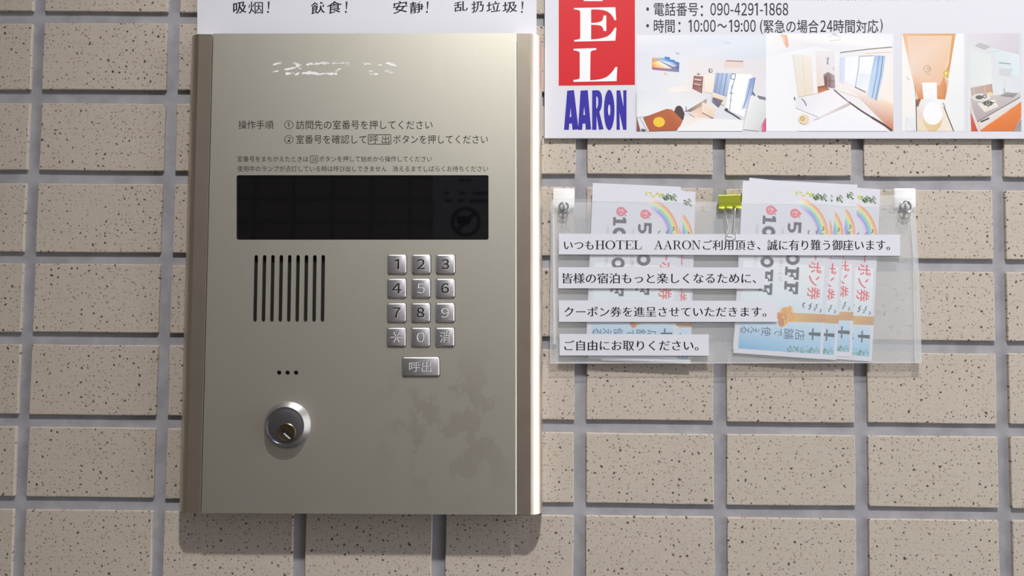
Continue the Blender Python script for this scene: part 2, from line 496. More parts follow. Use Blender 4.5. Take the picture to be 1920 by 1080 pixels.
# tiled back wall, seen only as a faint reflection in the display: one joined sheet of tiles
V, Fc = [], []
for a in range(-9, 16):
    for b_ in range(0, 32):
        x0, z0 = a*0.117+0.02, 0.32+b_*0.069
        if x0 < XL or x0+0.107 > XR: continue
        n0 = len(V)
        for (dx, dz, dy) in ((0,0,0),(0.107,0,0),(0.107,0.058,0),(0,0.058,0),(0.001,0.001,0.004),(0.106,0.001,0.004),(0.106,0.057,0.004),(0.001,0.057,0.004)):
            V.append((x0+dx, YB+dy, z0+dz))
        Fc += [(n0+4,n0+5,n0+6,n0+7)]+[(n0+q, n0+(q+1) % 4, n0+4+(q+1) % 4, n0+4+q) for q in range(4)]
tag(mesh_obj('tile_sheet', V, Fc, TILE, wb), kind='stuff')

# ceiling lamp housing round the light
lamp = empty('ceiling_lamp', (LAMP[0], LAMP[1], ZT))
tag(lamp, 'small round ceiling downlight above the intercom wall', 'lamp')
tube('lamp_stem', [(LAMP[0], LAMP[1], ZT), (LAMP[0], LAMP[1], LAMP[2]+0.03)], 0.006, CHROME, lamp)
def disc(name, c, r0, r1, y0, y1, m, parent):   # shallow cone shade, axis z
    V, Fc = [], []; n = 24
    for r, z in ((r0, y0), (r1, y1)):
        for k in range(n): V.append((c[0]+r*math.cos(2*math.pi*k/n), c[1]+r*math.sin(2*math.pi*k/n), z))
    for k in range(n): Fc.append((k, (k+1) % n, n+(k+1) % n, n+k))
    Fc.append(tuple(range(n, 2*n)))
    return mesh_obj(name, V, Fc, m, parent)
disc('lamp_shade', LAMP, 0.075, 0.05, LAMP[2]+0.012, LAMP[2]+0.032, CHROME, lamp)

# ---------------------------------------------------------------- entrance intercom panel
HP = 0.024
inter = empty('entrance_intercom', W(680, 960, 0))
tag(inter, 'champagne metal entrance intercom panel with black display, keypad and keyed lock', 'intercom')
def lerp(a, b, t): return a+(b-a)*t
# seams measured on the front plane, top and bottom
TLc, TRc, BLc, BRc = UV(400, 63, HP), UV(967, 62, HP), UV(377.5, 962, HP), UV(967, 965.5, HP)
SW_R = UV(1017, 962, 0.006)[0]-BRc[0]          # width of a side rail
FLAT = UV(995, 962, HP)[0]-BRc[0]
def rail(name, sgn, top, bot, m):
    prof = [(0.0008, HP-0.0022), (0.0008, HP-0.0006), (0.0011, HP-0.0003), (FLAT, HP)]
    s0 = math.sin(math.radians(24)); c0_ = math.cos(math.radians(24))
    for k in range(1, 11):
        a = math.radians(24+66*k/10)
        prof.append((FLAT+(SW_R-FLAT)*(math.sin(a)-s0)/(1-s0), 0.0125+(HP-0.0125)*math.cos(a)/c0_))
    prof += [(SW_R, 0.0003)]
    inner = [(0.0008, 0.0003)]
    P = prof+inner; n = len(P); V = []
    for e, (u, v) in enumerate((top, bot)):
        for (du, h) in P: V.append((u+sgn*du, -h, EYE+v))
    Fc = [(i, (i+1) % n, n+(i+1) % n, n+i) for i in range(n)]
    Fc.append(tuple(range(n))); Fc.append(tuple(range(n, 2*n)))
    o = mesh_obj(name, V, Fc, m, inter)
    smooth_angle(o, 20); return o
zt = (TLc[1]+TRc[1])/2; zb = (BLc[1]+BRc[1])/2
rail('side_rail', -1, (TLc[0], TLc[1]-0.0004), (BLc[0], BLc[1]+0.0002), SIDE_AL)
rail('side_rail', 1, (TRc[0], TRc[1]-0.0002), (BRc[0], BRc[1]+0.0002), SIDE_AL)
# front plate with its real openings
def pill(cx0, y0, cx1, y1, r, n=5):
    out = []
    for k in range(n+1):
        a = math.pi+math.pi*k/n; out.append((cx0+r*math.cos(a), y0+r+r*math.sin(a)))
    for k in range(n+1):
        a = math.pi*k/n; out.append((cx1+r*math.cos(a), y1-r+r*math.sin(a)))
    return out
KX = [744.8, 790.0, 835.5]; KY = [495.3, 540.3, 586.0, 632.0]
def keybox(r, c):
    lean = -0.4*r
    return (KX[c]-17.5+lean, KY[r]-17.5, KX[c]+17.5+lean, KY[r]+17.8)
CALL = (754.5, 669.5, 824.0, 705.5)
holes = []
for k in range(9):
    xt = 480.2+15.72*k; xb = 477.8+15.82*k
    holes.append(pill(xt, 478, xb, 603.5, 3.5))
for x in (523.3, 539.0, 555.0): holes.append(ell(x, 698.8, 4.1, n=14))
holes.append(rrect(443.2, 328.5, 916, 449.5, 3.5))
for r in range(4):
    for c in range(3):
        b4 = keybox(r, c); holes.append(rrect(b4[0]-0.8, b4[1]-0.8, b4[2]+1.0, b4[3]+1.0, 4))
holes.append(rrect(CALL[0]-0.8, CALL[1]-0.8, CALL[2]+1.0, CALL[3]+1.0, 4))
outer = [(400.4, 63), (967, 62), (967, 965.3), (378, 962)]
PLATE_O = W(680, 512, HP)
PLATE_WEAR = tuple(W(845, 800, HP)-PLATE_O)
PLATE = plate_material()
V2, F2 = fill([outer]+holes)
Vf = [W(x, y, HP+0.0004) for x, y in V2]
bmx = {}
for f in F2:
    for i in range(len(f)):
        e = (f[i], f[(i+1) % len(f)]); k = tuple(sorted(e)); bmx.setdefault(k, []).append(e)
nb = len(Vf); Vb = [v+Vector((0, 0.0016, 0)) for v in Vf]
Fall = list(F2)
for k, es in bmx.items():
    if len(es) == 1:
        a, b_ = es[0]; Fall.append((b_, a, a+nb, b_+nb))
mesh_obj('front_plate', Vf+Vb, Fall, PLATE, inter, origin=PLATE_O)
# bright machined chamfer down both long edges of the plate
for (xa, ya, xb, yb, sg) in ((967, 62.3, 967, 965, 1), (400.4, 63.3, 378, 961.7, -1)):
    a0, b0 = W(xa, ya, HP+0.0004), W(xb, yb, HP+0.0004); d_ = Vector((sg*0.00055, 0.0005, 0))
    mesh_obj('plate_edge', [a0, b0, b0+d_, a0+d_], [(0, 1, 2, 3)] if sg < 0 else [(3, 2, 1, 0)], PLATE, inter)
# housing behind the plate
hz = 0.0012
V = [];
for h in (HP-0.0035, 0.0004):
    for (u, v), sx, sz in ((TLc, 1, -1), (TRc, -1, -1), (BRc, -1, 1), (BLc, 1, 1)):
        V.append((u+sx*0.0004, -h, EYE+v+sz*0.0012))
mesh_obj('housing', V, [(0,1,2,3),(4,7,6,5),(0,4,5,1),(1,5,6,2),(2,6,7,3),(3,7,4,0)], DARK, inter)
# display window
loft('display_window', rrect(444, 329.3, 915.3, 448.8, 3), HP, [(0, HP-0.003), (0, HP-0.0002), (0.0003, HP-0.0001)], GLASS, inter)
# speaker mesh behind the slots is dark; instructions
p = Print(on(HP+0.00042), 0.00001)
CK = (26,24,22)
p.text('操作手順', (447, 226, 513, 242), CK, 0.0, 0.0, layer=1)
p.text('①', (533, 226, 550, 242), CK, -0.004, -0.004, layer=1)
p.text('訪問先の室番号を押してください', (555, 225.5, 811, 242.5), CK, 0.0, 0.0, layer=1)
p.text('②', (533, 253.5, 550, 269.5), CK, -0.004, -0.004, layer=1)
p.text('室番号を確認して', (555, 253, 687, 269.5), CK, 0.0, 0.0, layer=1)
p.text('呼', (693.5, 254, 709.5, 269), CK, -0.002, -0.002, layer=1)
p.text('出', (716, 254, 730, 269), CK, -0.002, -0.002, layer=1)
p.text('ボタンを押してください', (737, 253, 915, 269.5), CK, 0.0, 0.0, layer=1)
def frame(pr, x0, y0, x1, y1, r, w, col):
    a = rrect(x0, y0, x1, y1, r); b_ = rrect(x0+w, y0+w, x1-w, y1-w, max(0.3, r-w)); n = len(a)
    pr.k += 1
    for i in range(n): pr.poly([a[i], a[(i+1) % n], b_[(i+1) % n], b_[i]], col, 1)
frame(p, 690, 252, 733.5, 271, 2, 1.2, CK)
p.text('室番号をまちがえたときは', (445, 292.5, 578, 303.5), CK, 0.0, 0.0, layer=1)
p.text('消', (583.5, 293.5, 593.5, 303.5), CK, -0.008, -0.008, layer=1)
frame(p, 581.5, 291.5, 595.8, 305.5, 1.5, 0.9, CK)
p.text('ボタンを押して始めから操作してください', (598.5, 292.5, 810, 303.5), CK, 0.0, 0.0, layer=1)
p.text('使用中のランプが点灯している時は呼び出しできません', (445, 311, 725, 322), CK, 0.0, 0.0, layer=1)
p.text('消えるまでしばらくお待ちください', (736, 311, 915, 322), CK, 0.0, 0.0, layer=1)
p.build('instruction_lettering', inter)['label'] = 'small dark printed operating instructions'
# keys
def key(box4, glyph, gbox, worn, name='key', turned=0):
    o = loft(name, rrect(*box4, 3.4, 3), HP, [(0, HP-0.0022), (0, HP+0.0011), (0.0003, HP+0.0017), (0.0008, HP+0.0020)], KEYM, inter)
    smooth_angle(o, 40)
    top = HP+0.0020
    if glyph == '*':
        cx, cy = (gbox[0]+gbox[2])/2, (gbox[1]+gbox[3])/2; polys = []
        for k in range(3):
            a = math.radians(60*k); dx, dy = math.cos(a), math.sin(a)
            L = 11.5 if k == 0 else 11
            polys.append([(cx-dx*L-dy*0.9, cy-dy*L+dx*0.9), (cx+dx*L-dy*0.9, cy+dy*L+dx*0.9), (cx+dx*L+dy*0.9, cy+dy*L-dx*0.9), (cx-dx*L+dy*0.9, cy-dy*L-dx*0.9)])
        VV, FF = [], []
        for q in polys: FF.append(tuple(range(len(VV), len(VV)+4))); VV += q
    else:
        P = text_polys(wide(glyph)) if glyph != '1' else [[(.30,0),(.42,0),(.42,.75),(.32,.75),(.10,.66),(.10,.58),(.30,.63)]]
        P = contrast(P, 0.014, 0.010) if not worn else contrast(P, 0.002, 0.0)
        xs = [a[0] for q in P for a in q]; ys = [a[1] for q in P for a in q]
        P = [[(gbox[0]+(x-min(xs))/(max(xs)-min(xs))*(gbox[2]-gbox[0]), gbox[1]+(max(ys)-y)/(max(ys)-min(ys))*(gbox[3]-gbox[1])) for x, y in q] for q in P]
        VV, FF = fill(P)
    # engraved look painted on: bright offset copy as lit lip, dark copy as shade
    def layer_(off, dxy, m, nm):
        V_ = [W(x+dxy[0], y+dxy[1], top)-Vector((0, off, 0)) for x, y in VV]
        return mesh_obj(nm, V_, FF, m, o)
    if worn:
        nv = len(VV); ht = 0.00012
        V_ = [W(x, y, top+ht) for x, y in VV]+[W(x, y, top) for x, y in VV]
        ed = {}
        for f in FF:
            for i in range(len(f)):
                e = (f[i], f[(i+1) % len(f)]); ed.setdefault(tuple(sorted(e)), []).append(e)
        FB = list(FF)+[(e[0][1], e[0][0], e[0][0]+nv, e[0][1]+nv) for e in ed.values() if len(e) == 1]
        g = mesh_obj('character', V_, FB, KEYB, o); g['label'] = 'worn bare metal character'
        layer_(0.00002, (-0.8, -1.0), KEYINK_SHADE, 'painted_edge_shading')
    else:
        layer_(0.00004, (0, 0), KEYINK_SHADE, 'character')['label'] = 'black painted character'
        layer_(0.00002, (0.8, 0.8), KEYB, 'painted_edge_shading')
    return o
G = [['1','2','3'],['4','5','6'],['7','8','9'],['*','0','消']]
for r in range(4):
    for c in range(3):
        b4 = keybox(r, c); cx, cy = (b4[0]+b4[2])/2-0.4, (b4[1]+b4[3])/2
        g = G[r][c]; w = {'1': 4.2, '消': 9.5, '4': 8.5}.get(g, 7.3); hh = 9.5 if g != '消' else 10.5
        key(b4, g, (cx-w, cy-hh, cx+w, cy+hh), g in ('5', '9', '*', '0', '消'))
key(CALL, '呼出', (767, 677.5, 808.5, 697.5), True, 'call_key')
# lock
hl = HP+0.0004
lock_base = (539.3, 797.2)
def cyl(name, c, hmap, rings, m, parent, n=40):
    """rings: (radius px, h)"""
    cu, cv = UV(c[0], c[1], hmap); k = PX*(Z-hmap)/Z
    V, Fc = [], []
    for r, h in rings:
        for i in range(n):
            a = 2*math.pi*i/n; V.append((cu+r*k*math.cos(a), -h, EYE+cv+r*k*math.sin(a)))
    for j in range(len(rings)-1):
        for i in range(n): Fc.append((j*n+i, j*n+(i+1) % n, (j+1)*n+(i+1) % n, (j+1)*n+i))
    Fc.append(tuple((len(rings)-1)*n+i for i in range(n)))
    o = mesh_obj(name, V, Fc, m, parent); smooth_angle(o, 30); return o
lock = cyl('lock', lock_base, hl, [(43.8, hl), (43.8, hl+0.0006), (43.2, hl+0.0012), (36.5, hl+0.0074), (36.0, hl+0.0078), (33.5, hl+0.0079), (32.3, hl+0.0070)], CHROME, inter)
ft = hl+0.0071
cyl('lock_face', lock_base, hl, [(32.0, ft-0.0006), (31.6, ft), (29.5, ft+0.0004), (10, ft+0.0005)], CHROMED, lock)
def offc(dx, dy): return (lock_base[0]+dx, lock_base[1]+dy)
pc = offc(3.6, 11.5)
plug = cyl('lock_plug', pc, hl, [(17.5, ft+0.0002), (17.2, ft+0.0012), (15.8, ft+0.0016), (14.5, ft+0.0014), (5, ft+0.0014)], BRONZE, lock, 28)
a = math.radians(38); ca, sa = math.cos(a), math.sin(a)
def rotp(pts): return [(pc[0]+x*ca-y*sa, pc[1]+x*sa+y*ca) for x, y in pts]
loft('keyway', rotp([(-11, -3.6), (-6, -4.4), (12, -3.0), (14, 0), (12.5, 3.2), (-3, 2.2), (-5, 4.6), (-11, 3.4)]), hl, [(0, ft+0.0012), (0, ft+0.00155)], DARK, lock)
loft('keyway_edge', rotp([(-3, 2.4), (13, 3.4), (12, 6.2), (2, 6.0), (-4, 4.8)]), hl, [(0, ft+0.0012), (0.0002, ft+0.0018)], KEYB, lock)
# glue residue of a removed sticker
res = Print(on(HP+0.00043), 0.0000006); rr = random.Random(5)
def blob(cx, cy, rx, ry, rot):
    n = 9; pts = []
    for k in range(n):
        t = 2*math.pi*k/n; q = rr.uniform(0.8, 1.1); x, y = rx*q*math.cos(t), ry*q*math.sin(t)
        c_, s_ = math.cos(rot), math.sin(rot); pts.append((cx+x*c_-y*s_, cy+x*s_+y*c_))
    res.poly(pts, (246,247,246))
# traced runs: (x0,y0)-(x1,y1), thickness, count
for x0, y0, x1, y1, th, cnt in ((513,121,530,117,2.2,5),(514,136,520,134,2,2),(535,131,552,127,3,8),(537,138,565,139,3.2,12),(548,118,566,122,2.2,7),(555,124,563,127,2,3),
        (576,121,612,118,3.2,12),(612,119,654,118,1.8,10),(566,137,596,137,3.6,12),(575,134,598,139,3,8),(600,139,632,138,3,11),(630,134,640,126,1.6,5),(655,120,652,124,1,2),
        (682,119,694,121,2.2,5),(712,122,716,123,2,2),(726,118,742,124,4,8),(692,133,708,140,1.8,6),(724,134,742,140,2,6),(693,140,701,140,2.2,3)):
    for i in range(int(cnt*1.5)):
        t = rr.random(); blob(lerp(x0, x1, t), lerp(y0, y1, t)+rr.uniform(-1.6, 1.6), rr.uniform(1.6, 5.0), rr.uniform(0.5, 1.0)*th/2, math.radians(rr.uniform(-25, 10)))
res.build('adhesive_residue', inter)['label'] = 'white glue residue left by a removed sticker'

# ---------------------------------------------------------------- notice above the intercom
def sheet(name, pts, h, t, m, parent=None):
    return loft(name, pts, h, [(0, h-t), (0, h)], m, parent)
NH = 0.0035
notice = sheet('notice_board', [(369.5, -330), (1004, -330), (1006.3, 78), (369.8, 78)], NH, 0.0028, PAPER)
tag(notice, 'white notice with black brush lettering standing on top of the intercom', 'notice')
BK = (22,20,30)
for ex, chars in ((503, (('吸',437,3,462,26),('烟',466,3,493,26))), (649, (('飲',583,3,609,27),('食',613,2,641,26))), (801, (('安',737,2,764,26),('静',768,2,794,26))),
                  (979, (('乱',851,2,877,22),('扔',884,2,907,24),('垃',912,2,938,23),('圾',942,3,970,24)))):
    p = Print(on(NH+0.00005), 0.00001)
    for ch, x0, y0, x1, y1 in chars: p.text(ch, (x0, y0, x1, y1), BK, 0.0 if ch == '烟' else 0.014, 0.0 if ch == '烟' else 0.006, layer=1, wob=0.0 if ch == '烟' else 0.005)
    x = ex
    p.poly([(x-0.9, 3), (x+2.6, 3), (x+1.2, 17.5), (x-0.4, 17.5)], BK, 1); p.poly(ell(x-0.5, 22.3, 1.8, 2.0, 10), BK, 1)
    p.build('brush_lettering', notice)

# ---------------------------------------------------------------- hotel sign
HH = 0.0034
sign = sheet('hotel_sign', [(1022, -330), (2010, -330), (2010, 260), (1021, 259)], HH, 0.0026, BOARD)
tag(sign, 'white hotel sign with red block, blue name, phone number and four room photos', 'sign')
def arc(pts, n=6):
    """quadratic arcs: list of points, where a triple ('q', ctrl, end) bends"""
    out = []
    for it in pts:
        if it[0] == 'q':
            p0 = Vector(out[-1]); c_ = Vector(it[1]); e = Vector(it[2])
            for k in range(1, n+1):
                t = k/n; out.append(tuple(p0*(1-t)**2+c_*2*t*(1-t)+e*t*t))
        else: out.append(it)
    return out
def c1(q): return [(1010+x/4, y/4) for x, y in q]
def c2(q): return [(1460+x/4, y/4) for x, y in q]
p = Print(on(HH+0.00005), 0.00001)
RED = (206,34,42)
p.poly(c1([(152,-1300),(722,-1300),(722,637),(150,643)]), RED, 1)
WH = (240,241,246)
p.fillp([c1(arc([(265,60),(575,54),(581,150),(570,153),('q',(545,85),(480,75)),('q',(430,68),(393,72)),(393,172),('q',(450,172),(472,158)),('q',(485,145),(486,116)),(507,116),(507,232),(489,232),
     ('q',(482,202),(465,193)),('q',(440,185),(393,186)),(393,296),('q',(480,292),(520,270)),('q',(555,245),(570,208)),(583,208),(575,305),(268,312),(265,300),('q',(310,296),(312,285)),(312,90),('q',(310,72),(265,70))]))], WH, 2)
p.fillp([c1(arc([(262,366),(432,361),(433,374),('q',(392,378),(389,392)),(386,602),('q',(480,600),(520,570)),('q',(560,535),(575,503)),(590,502),(584,608),(262,614),(260,600),('q',(306,596),(308,585)),(308,395),('q',(306,382),(262,378))]))], WH, 2)
# T O H above, running out of the picture
p.poly(c1([(338,-14),(480,-14),(480,8),(338,8)]), WH, 2)
p.poly(c1([(375,-225),(448,-225),(448,-14),(375,-14)]), WH, 2)
p.poly(c1([(262,-245),(582,-245),(582,-222),(262,-222)]), WH, 2)
p.poly(c1([(262,-222),(280,-222),(270,-160),(262,-160)]), WH, 2); p.poly(c1([(564,-222),(582,-222),(582,-160),(574,-160)]), WH, 2)
_o = ell(1010+422/4, -400/4, 40, 33, 28); _i = ell(1010+422/4, -400/4, 22, 29, 28)
p.fillp([_o, _i], WH, 2)
for q in ([(262,-820),(430,-820),(430,-805),(262,-805)], [(262,-585),(430,-585),(430,-570),(262,-570)], [(470,-820),(590,-820),(590,-805),(470,-805)], [(470,-585),(590,-585),(590,-570),(470,-570)],
          [(312,-810),(385,-810),(385,-580),(312,-580)], [(490,-810),(560,-810),(560,-580),(490,-580)], [(385,-705),(490,-705),(490,-690),(385,-690)]): p.poly(c1(q), WH, 2)
BL = (54,46,160)
p.fillp([c1([(214,680),(265,676),(299,970),(254,974),(249,927),(230,927),(226,974),(190,974)]), c1([(233,877),(245,877),(240,810)])], BL, 1)
p.fillp([c1([(314,680),(368,676),(393,970),(353,974),(350,927),(330,927),(326,974),(295,974)]), c1([(335,862),(348,862),(342,800)])], BL, 1)
p.fillp([c1(arc([(401,678),(440,676),('q',(478,680),(476,760)),('q',(474,820),(455,838)),(487,970),(452,974),(434,868),(434,974),(401,974)])), c1(arc([(432,722),('q',(446,724),(446,762)),('q',(446,810),(432,814))]))], BL, 1)
p.fillp([c1(ell(529,825,40,152,28)), c1(ell(529,825,9,42,16))], BL, 1)
p.fillp([c1([(584,678),(612,678),(636,800),(634,678),(659,676),(659,974),(634,974),(606,845),(609,974),(584,974)])], BL, 1)
TXT = (44,44,52)
for y in (17.0, 48.2): p.poly(ell(1214.3, y, 2.6, 3.4, 12), TXT, 1)
p.text('電話番号', (1226, 4.5, 1309, 30), TXT, 0.007, 0.006, layer=1)
for cy in (12.5, 28): p.poly(ell(1316, cy, 2.0, 2.6, 10), TXT, 1)
p.digits('090-4291-1868', 1331, 5.5, 1479, 29, TXT, 0.012, 0.008)
p.text('時間', (1226, 36, 1265, 61.5), TXT, 0.007, 0.006, layer=1)
for cy in (43.5, 58): p.poly(ell(1274, cy, 2.0, 2.6, 10), TXT, 1)
p.digits('10:00', 1290, 37, 1343, 60, TXT, 0.012, 0.008)
p.text('～', (1345, 44.5, 1363, 52), TXT, 0.01, 0.01, layer=1)
p.digits('19:00', 1366, 37, 1418, 60, TXT, 0.012, 0.008)
p.text('(', (1425, 36.5, 1430.5, 64), TXT, 0.004, 0.0, layer=1)
p.text('緊急の場合', (1432, 37, 1535, 62), TXT, 0.007, 0.005, layer=1)
p.digits('24', 1537, 38, 1562, 60, TXT, 0.012, 0.008)
p.text('時間対応', (1563, 36.5, 1647, 62), TXT, 0.007, 0.005, layer=1)
p.text(')', (1650, 35, 1655, 61), TXT, 0.004, 0.0, layer=1)
rr = random.Random(3)
for x in range(1490, 1792, 7):      # feet of a line of small print that runs out of the picture
    p.poly([(x, -2), (x+rr.uniform(1.5, 4), -2), (x+rr.uniform(1.5, 3.5), rr.uniform(-0.5, 1.4)), (x+0.4, rr.uniform(-0.8, 0.6))], (120,120,128), 1)
p.build('sign_lettering', sign)

def photo(conv, rect, bg, items, label):
    pr = Print(on(HH+0.00006), 0.000006)
    x0, y0, x1, y1 = rect; pr.tint = 0.14
    pr.poly(conv([(x0,y0),(x1,y0),(x1,y1),(x0,y1)]), bg)
    for it in items:
        if it[0] == 'l': pr.path(conv(it[1]), it[2]/4, it[3])
        elif it[0] == 'e': pr.poly(conv(ell(*it[1])), it[2])
        elif it[0] == 'r':
            q = conv([(it[1][0], it[1][1])])[0]; pr.ring(q[0], q[1], it[1][2]/4, it[1][3]/4, it[2], 16)
        else: pr.poly(conv(it[0]), it[1])
    o = pr.build('room_photo', sign); o['label'] = label
BRK = (112,52,44)
photo(c1, (735,262,1706,983), [(226,230,238),(222,228,238),(214,218,228),(222,222,228)], [
    ([(735,262),(1706,262),(1706,440),(1112,440),(735,380)], [(232,234,240),(214,222,234),(206,214,226),(222,226,234),(220,224,234)]),
    ([(735,380),(1112,440),(1105,650),(735,690)], [(216,220,230),(222,226,234),(228,230,236),(222,226,234)]),
    ([(1112,440),(1706,440),(1700,760),(1250,700),(1105,650)], [(228,224,226),(216,214,220),(222,220,226),(236,226,216),(232,228,228)]),
    ([(1375,312),(1420,318),(1455,330),(1420,328)], (196,206,216)),
    ([(1390,460),(1535,458),(1535,510),(1390,505)], (226,204,198)), ('l', [(1405,456),(1535,460)], 7, (140,110,104)),
    ([(850,432),(945,432),(1055,470),(1052,541),(850,520)], [(240,170,50),(120,190,240),(40,80,170),(120,50,110),(180,60,90)]),
    ([(852,470),(900,455),(1000,515),(856,505)], [(252,196,44),(255,240,170),(246,246,250),(246,130,60)]),
    ([(905,450),(1000,470),(1050,492),(1010,500)], [(250,250,250),(240,250,255),(60,120,200),(240,230,220)]),
    ([(945,425),(985,430),(985,446),(1022,450),(1022,474),(945,452)], [(50,70,170),(50,70,170),(60,110,190),(60,110,190),(60,120,200),(90,170,230)]),
    ([(855,505),(1052,520),(1052,541),(855,522)], [(210,80,60),(70,130,180),(60,130,170),(90,90,150)]),
    ('l', [(1030,390),(1040,405),(1058,402)], 5, (150,140,140)), ('l', [(940,548),(965,560)], 12, (228,196,150)),
    ([(1165,570),(1230,575),(1222,702),(1152,682)], [(150,96,88),(160,110,100),(150,100,92),(130,80,76)]),
    ('l', [(1168,565),(1152,685)], 5, BRK), ('l', [(1231,572),(1222,706)], 5, BRK), ('l', [(1165,572),(1230,577)], 5, BRK),
    ('l', [(1162,605),(1228,612)], 6, BRK), ('l', [(1158,640),(1226,650)], 6, BRK), ('l', [(1154,676),(1222,700)], 6, BRK),
    ([(1170,590),(1222,596),(1218,606),(1168,602)], (216,196,190)), ([(1165,622),(1215,632),(1213,644),(1164,634)], (200,170,168)),
    ([(1185,560),(1200,545),(1212,562)], (150,120,90)),
    ('r', (1290,530,11,15), (96,92,96)), ('l', [(1278,514),(1285,545)], 5, (90,70,60)),
    ([(1240,560),(1320,560),(1305,700),(1245,690)], [(238,232,222),(238,230,220),(240,226,206),(240,230,214)]),
    ([(1440,550),(1600,560),(1540,880),(1400,820)], [(244,248,255),(248,250,255),(250,252,255),(238,242,250)]),
    ([(1330,545),(1445,550),(1412,722),(1308,690)], [(160,180,214),(186,204,232),(150,172,212),(130,152,196)]),
    ('l', [(1350,550),(1325,695)], 7, (112,136,184)), ('l', [(1380,550),(1352,705)], 7, (120,144,190)), ('l', [(1412,552),(1385,715)], 8, (110,132,184)),
    ('l', [(1448,552),(1478,556),(1470,596),(1440,590),(1448,552)], 5, (70,80,100)), ('l', [(1468,596),(1440,700)], 5, (90,110,140)), ('l', [(1450,640),(1432,830)], 5, (110,130,160)),
    ('l', [(1430,700),(1462,700)], 4, (90,120,170)), ('l', [(1432,752),(1450,752)], 4, (90,120,170)),
    ([(1578,590),(1625,580),(1605,700),(1570,800),(1515,830),(1540,760)], [(160,180,216),(100,130,190),(130,156,204),(190,204,230),(216,224,240),(190,204,230)]),
    ('l', [(1600,590),(1560,740),(1535,810)], 7, (110,134,184)), ('l', [(1622,585),(1598,715)], 8, (96,122,180)),
    ('l', [(1395,822),(1455,855),(1510,890)], 9, (60,58,66)), ('l', [(1510,890),(1535,905)], 6, (160,160,168)), ('l', [(1400,815),(1420,822)], 12, (46,46,54)),
    ([(735,690),(960,662),(1100,640),(1262,720),(1240,760),(1105,832),(735,880)], [(218,222,230),(226,228,234),(238,230,226),(226,222,226),(220,222,230),(232,234,240),(230,234,240)]),
    ([(960,665),(1080,645),(1130,680),(985,700)], (240,234,228)),
    ([(1105,832),(1262,742),(1262,770),(1140,835)], [(116,100,92),(150,126,110),(210,180,150),(130,106,90)]),
    ('l', [(1106,800),(1106,836)], 6, (70,66,76)),
    ([(1125,850),(1225,790),(1310,885),(1190,890)], [(236,214,198),(222,180,160),(226,200,186),(240,216,200)]),
    ([(1050,880),(1190,880),(1300,890),(1540,900),(1530,983),(1045,983)], [(240,236,234),(238,222,212),(238,236,236),(236,238,240),(236,240,244),(240,240,242)]),
    ([(1225,765),(1330,812),(1312,888),(1225,845)], [(240,222,204),(236,216,198),(226,200,180),(238,214,192)]), ('l', [(1225,845),(1310,888)], 6, (110,80,60)),
    ([(1300,700),(1400,735),(1390,790),(1300,760)], (238,214,192)), ([(1305,728),(1385,752),(1350,805),(1300,762)], [(96,88,108),(120,112,130),(90,82,100),(140,134,150)]),
    ([(1040,800),(1060,800),(1095,850),(1085,900),(1050,895),(1015,835)], [(60,48,48),(56,44,44),(46,38,40),(50,40,42),(60,46,46),(66,52,50)]), ('e', (1052,842,34,50,20), (58,48,48)),
    ([(785,882),(960,816),(1000,822),(1082,905),(1062,945),(1030,978),(830,983)], [(160,70,36),(176,84,44),(180,86,46),(184,92,52),(166,74,40),(164,72,38),(170,76,38)]),
    ('e', (903,915,44,38,20), (240,194,40)),
    ([(1590,715),(1703,752),(1703,880),(1650,983),(1528,970)], [(232,234,236),(214,218,220),(206,210,212),(206,208,210),(226,228,228)]),
    ('l', [(1590,715),(1530,965)], 4, (190,196,200)), ([(1640,715),(1703,730),(1703,752),(1655,742)], (110,106,122)), ('l', [(1605,690),(1622,715)], 9, (70,90,140)),
    ([(1675,930),(1706,880),(1706,983),(1672,983)], [(214,110,140),(196,40,90),(190,50,100),(220,120,150)]),
    ([(735,870),(765,983),(735,983)], [(150,90,80),(120,70,66),(96,44,44)]), ([(770,965),(800,970),(805,983),(772,983)], (60,70,90)), ('l', [(735,700),(735,880)], 5, (190,196,206)),
    ('l', [(765,880),(825,983)], 8, (236,238,242))],
    'photo of a bright bedroom with sunset picture and brown table')
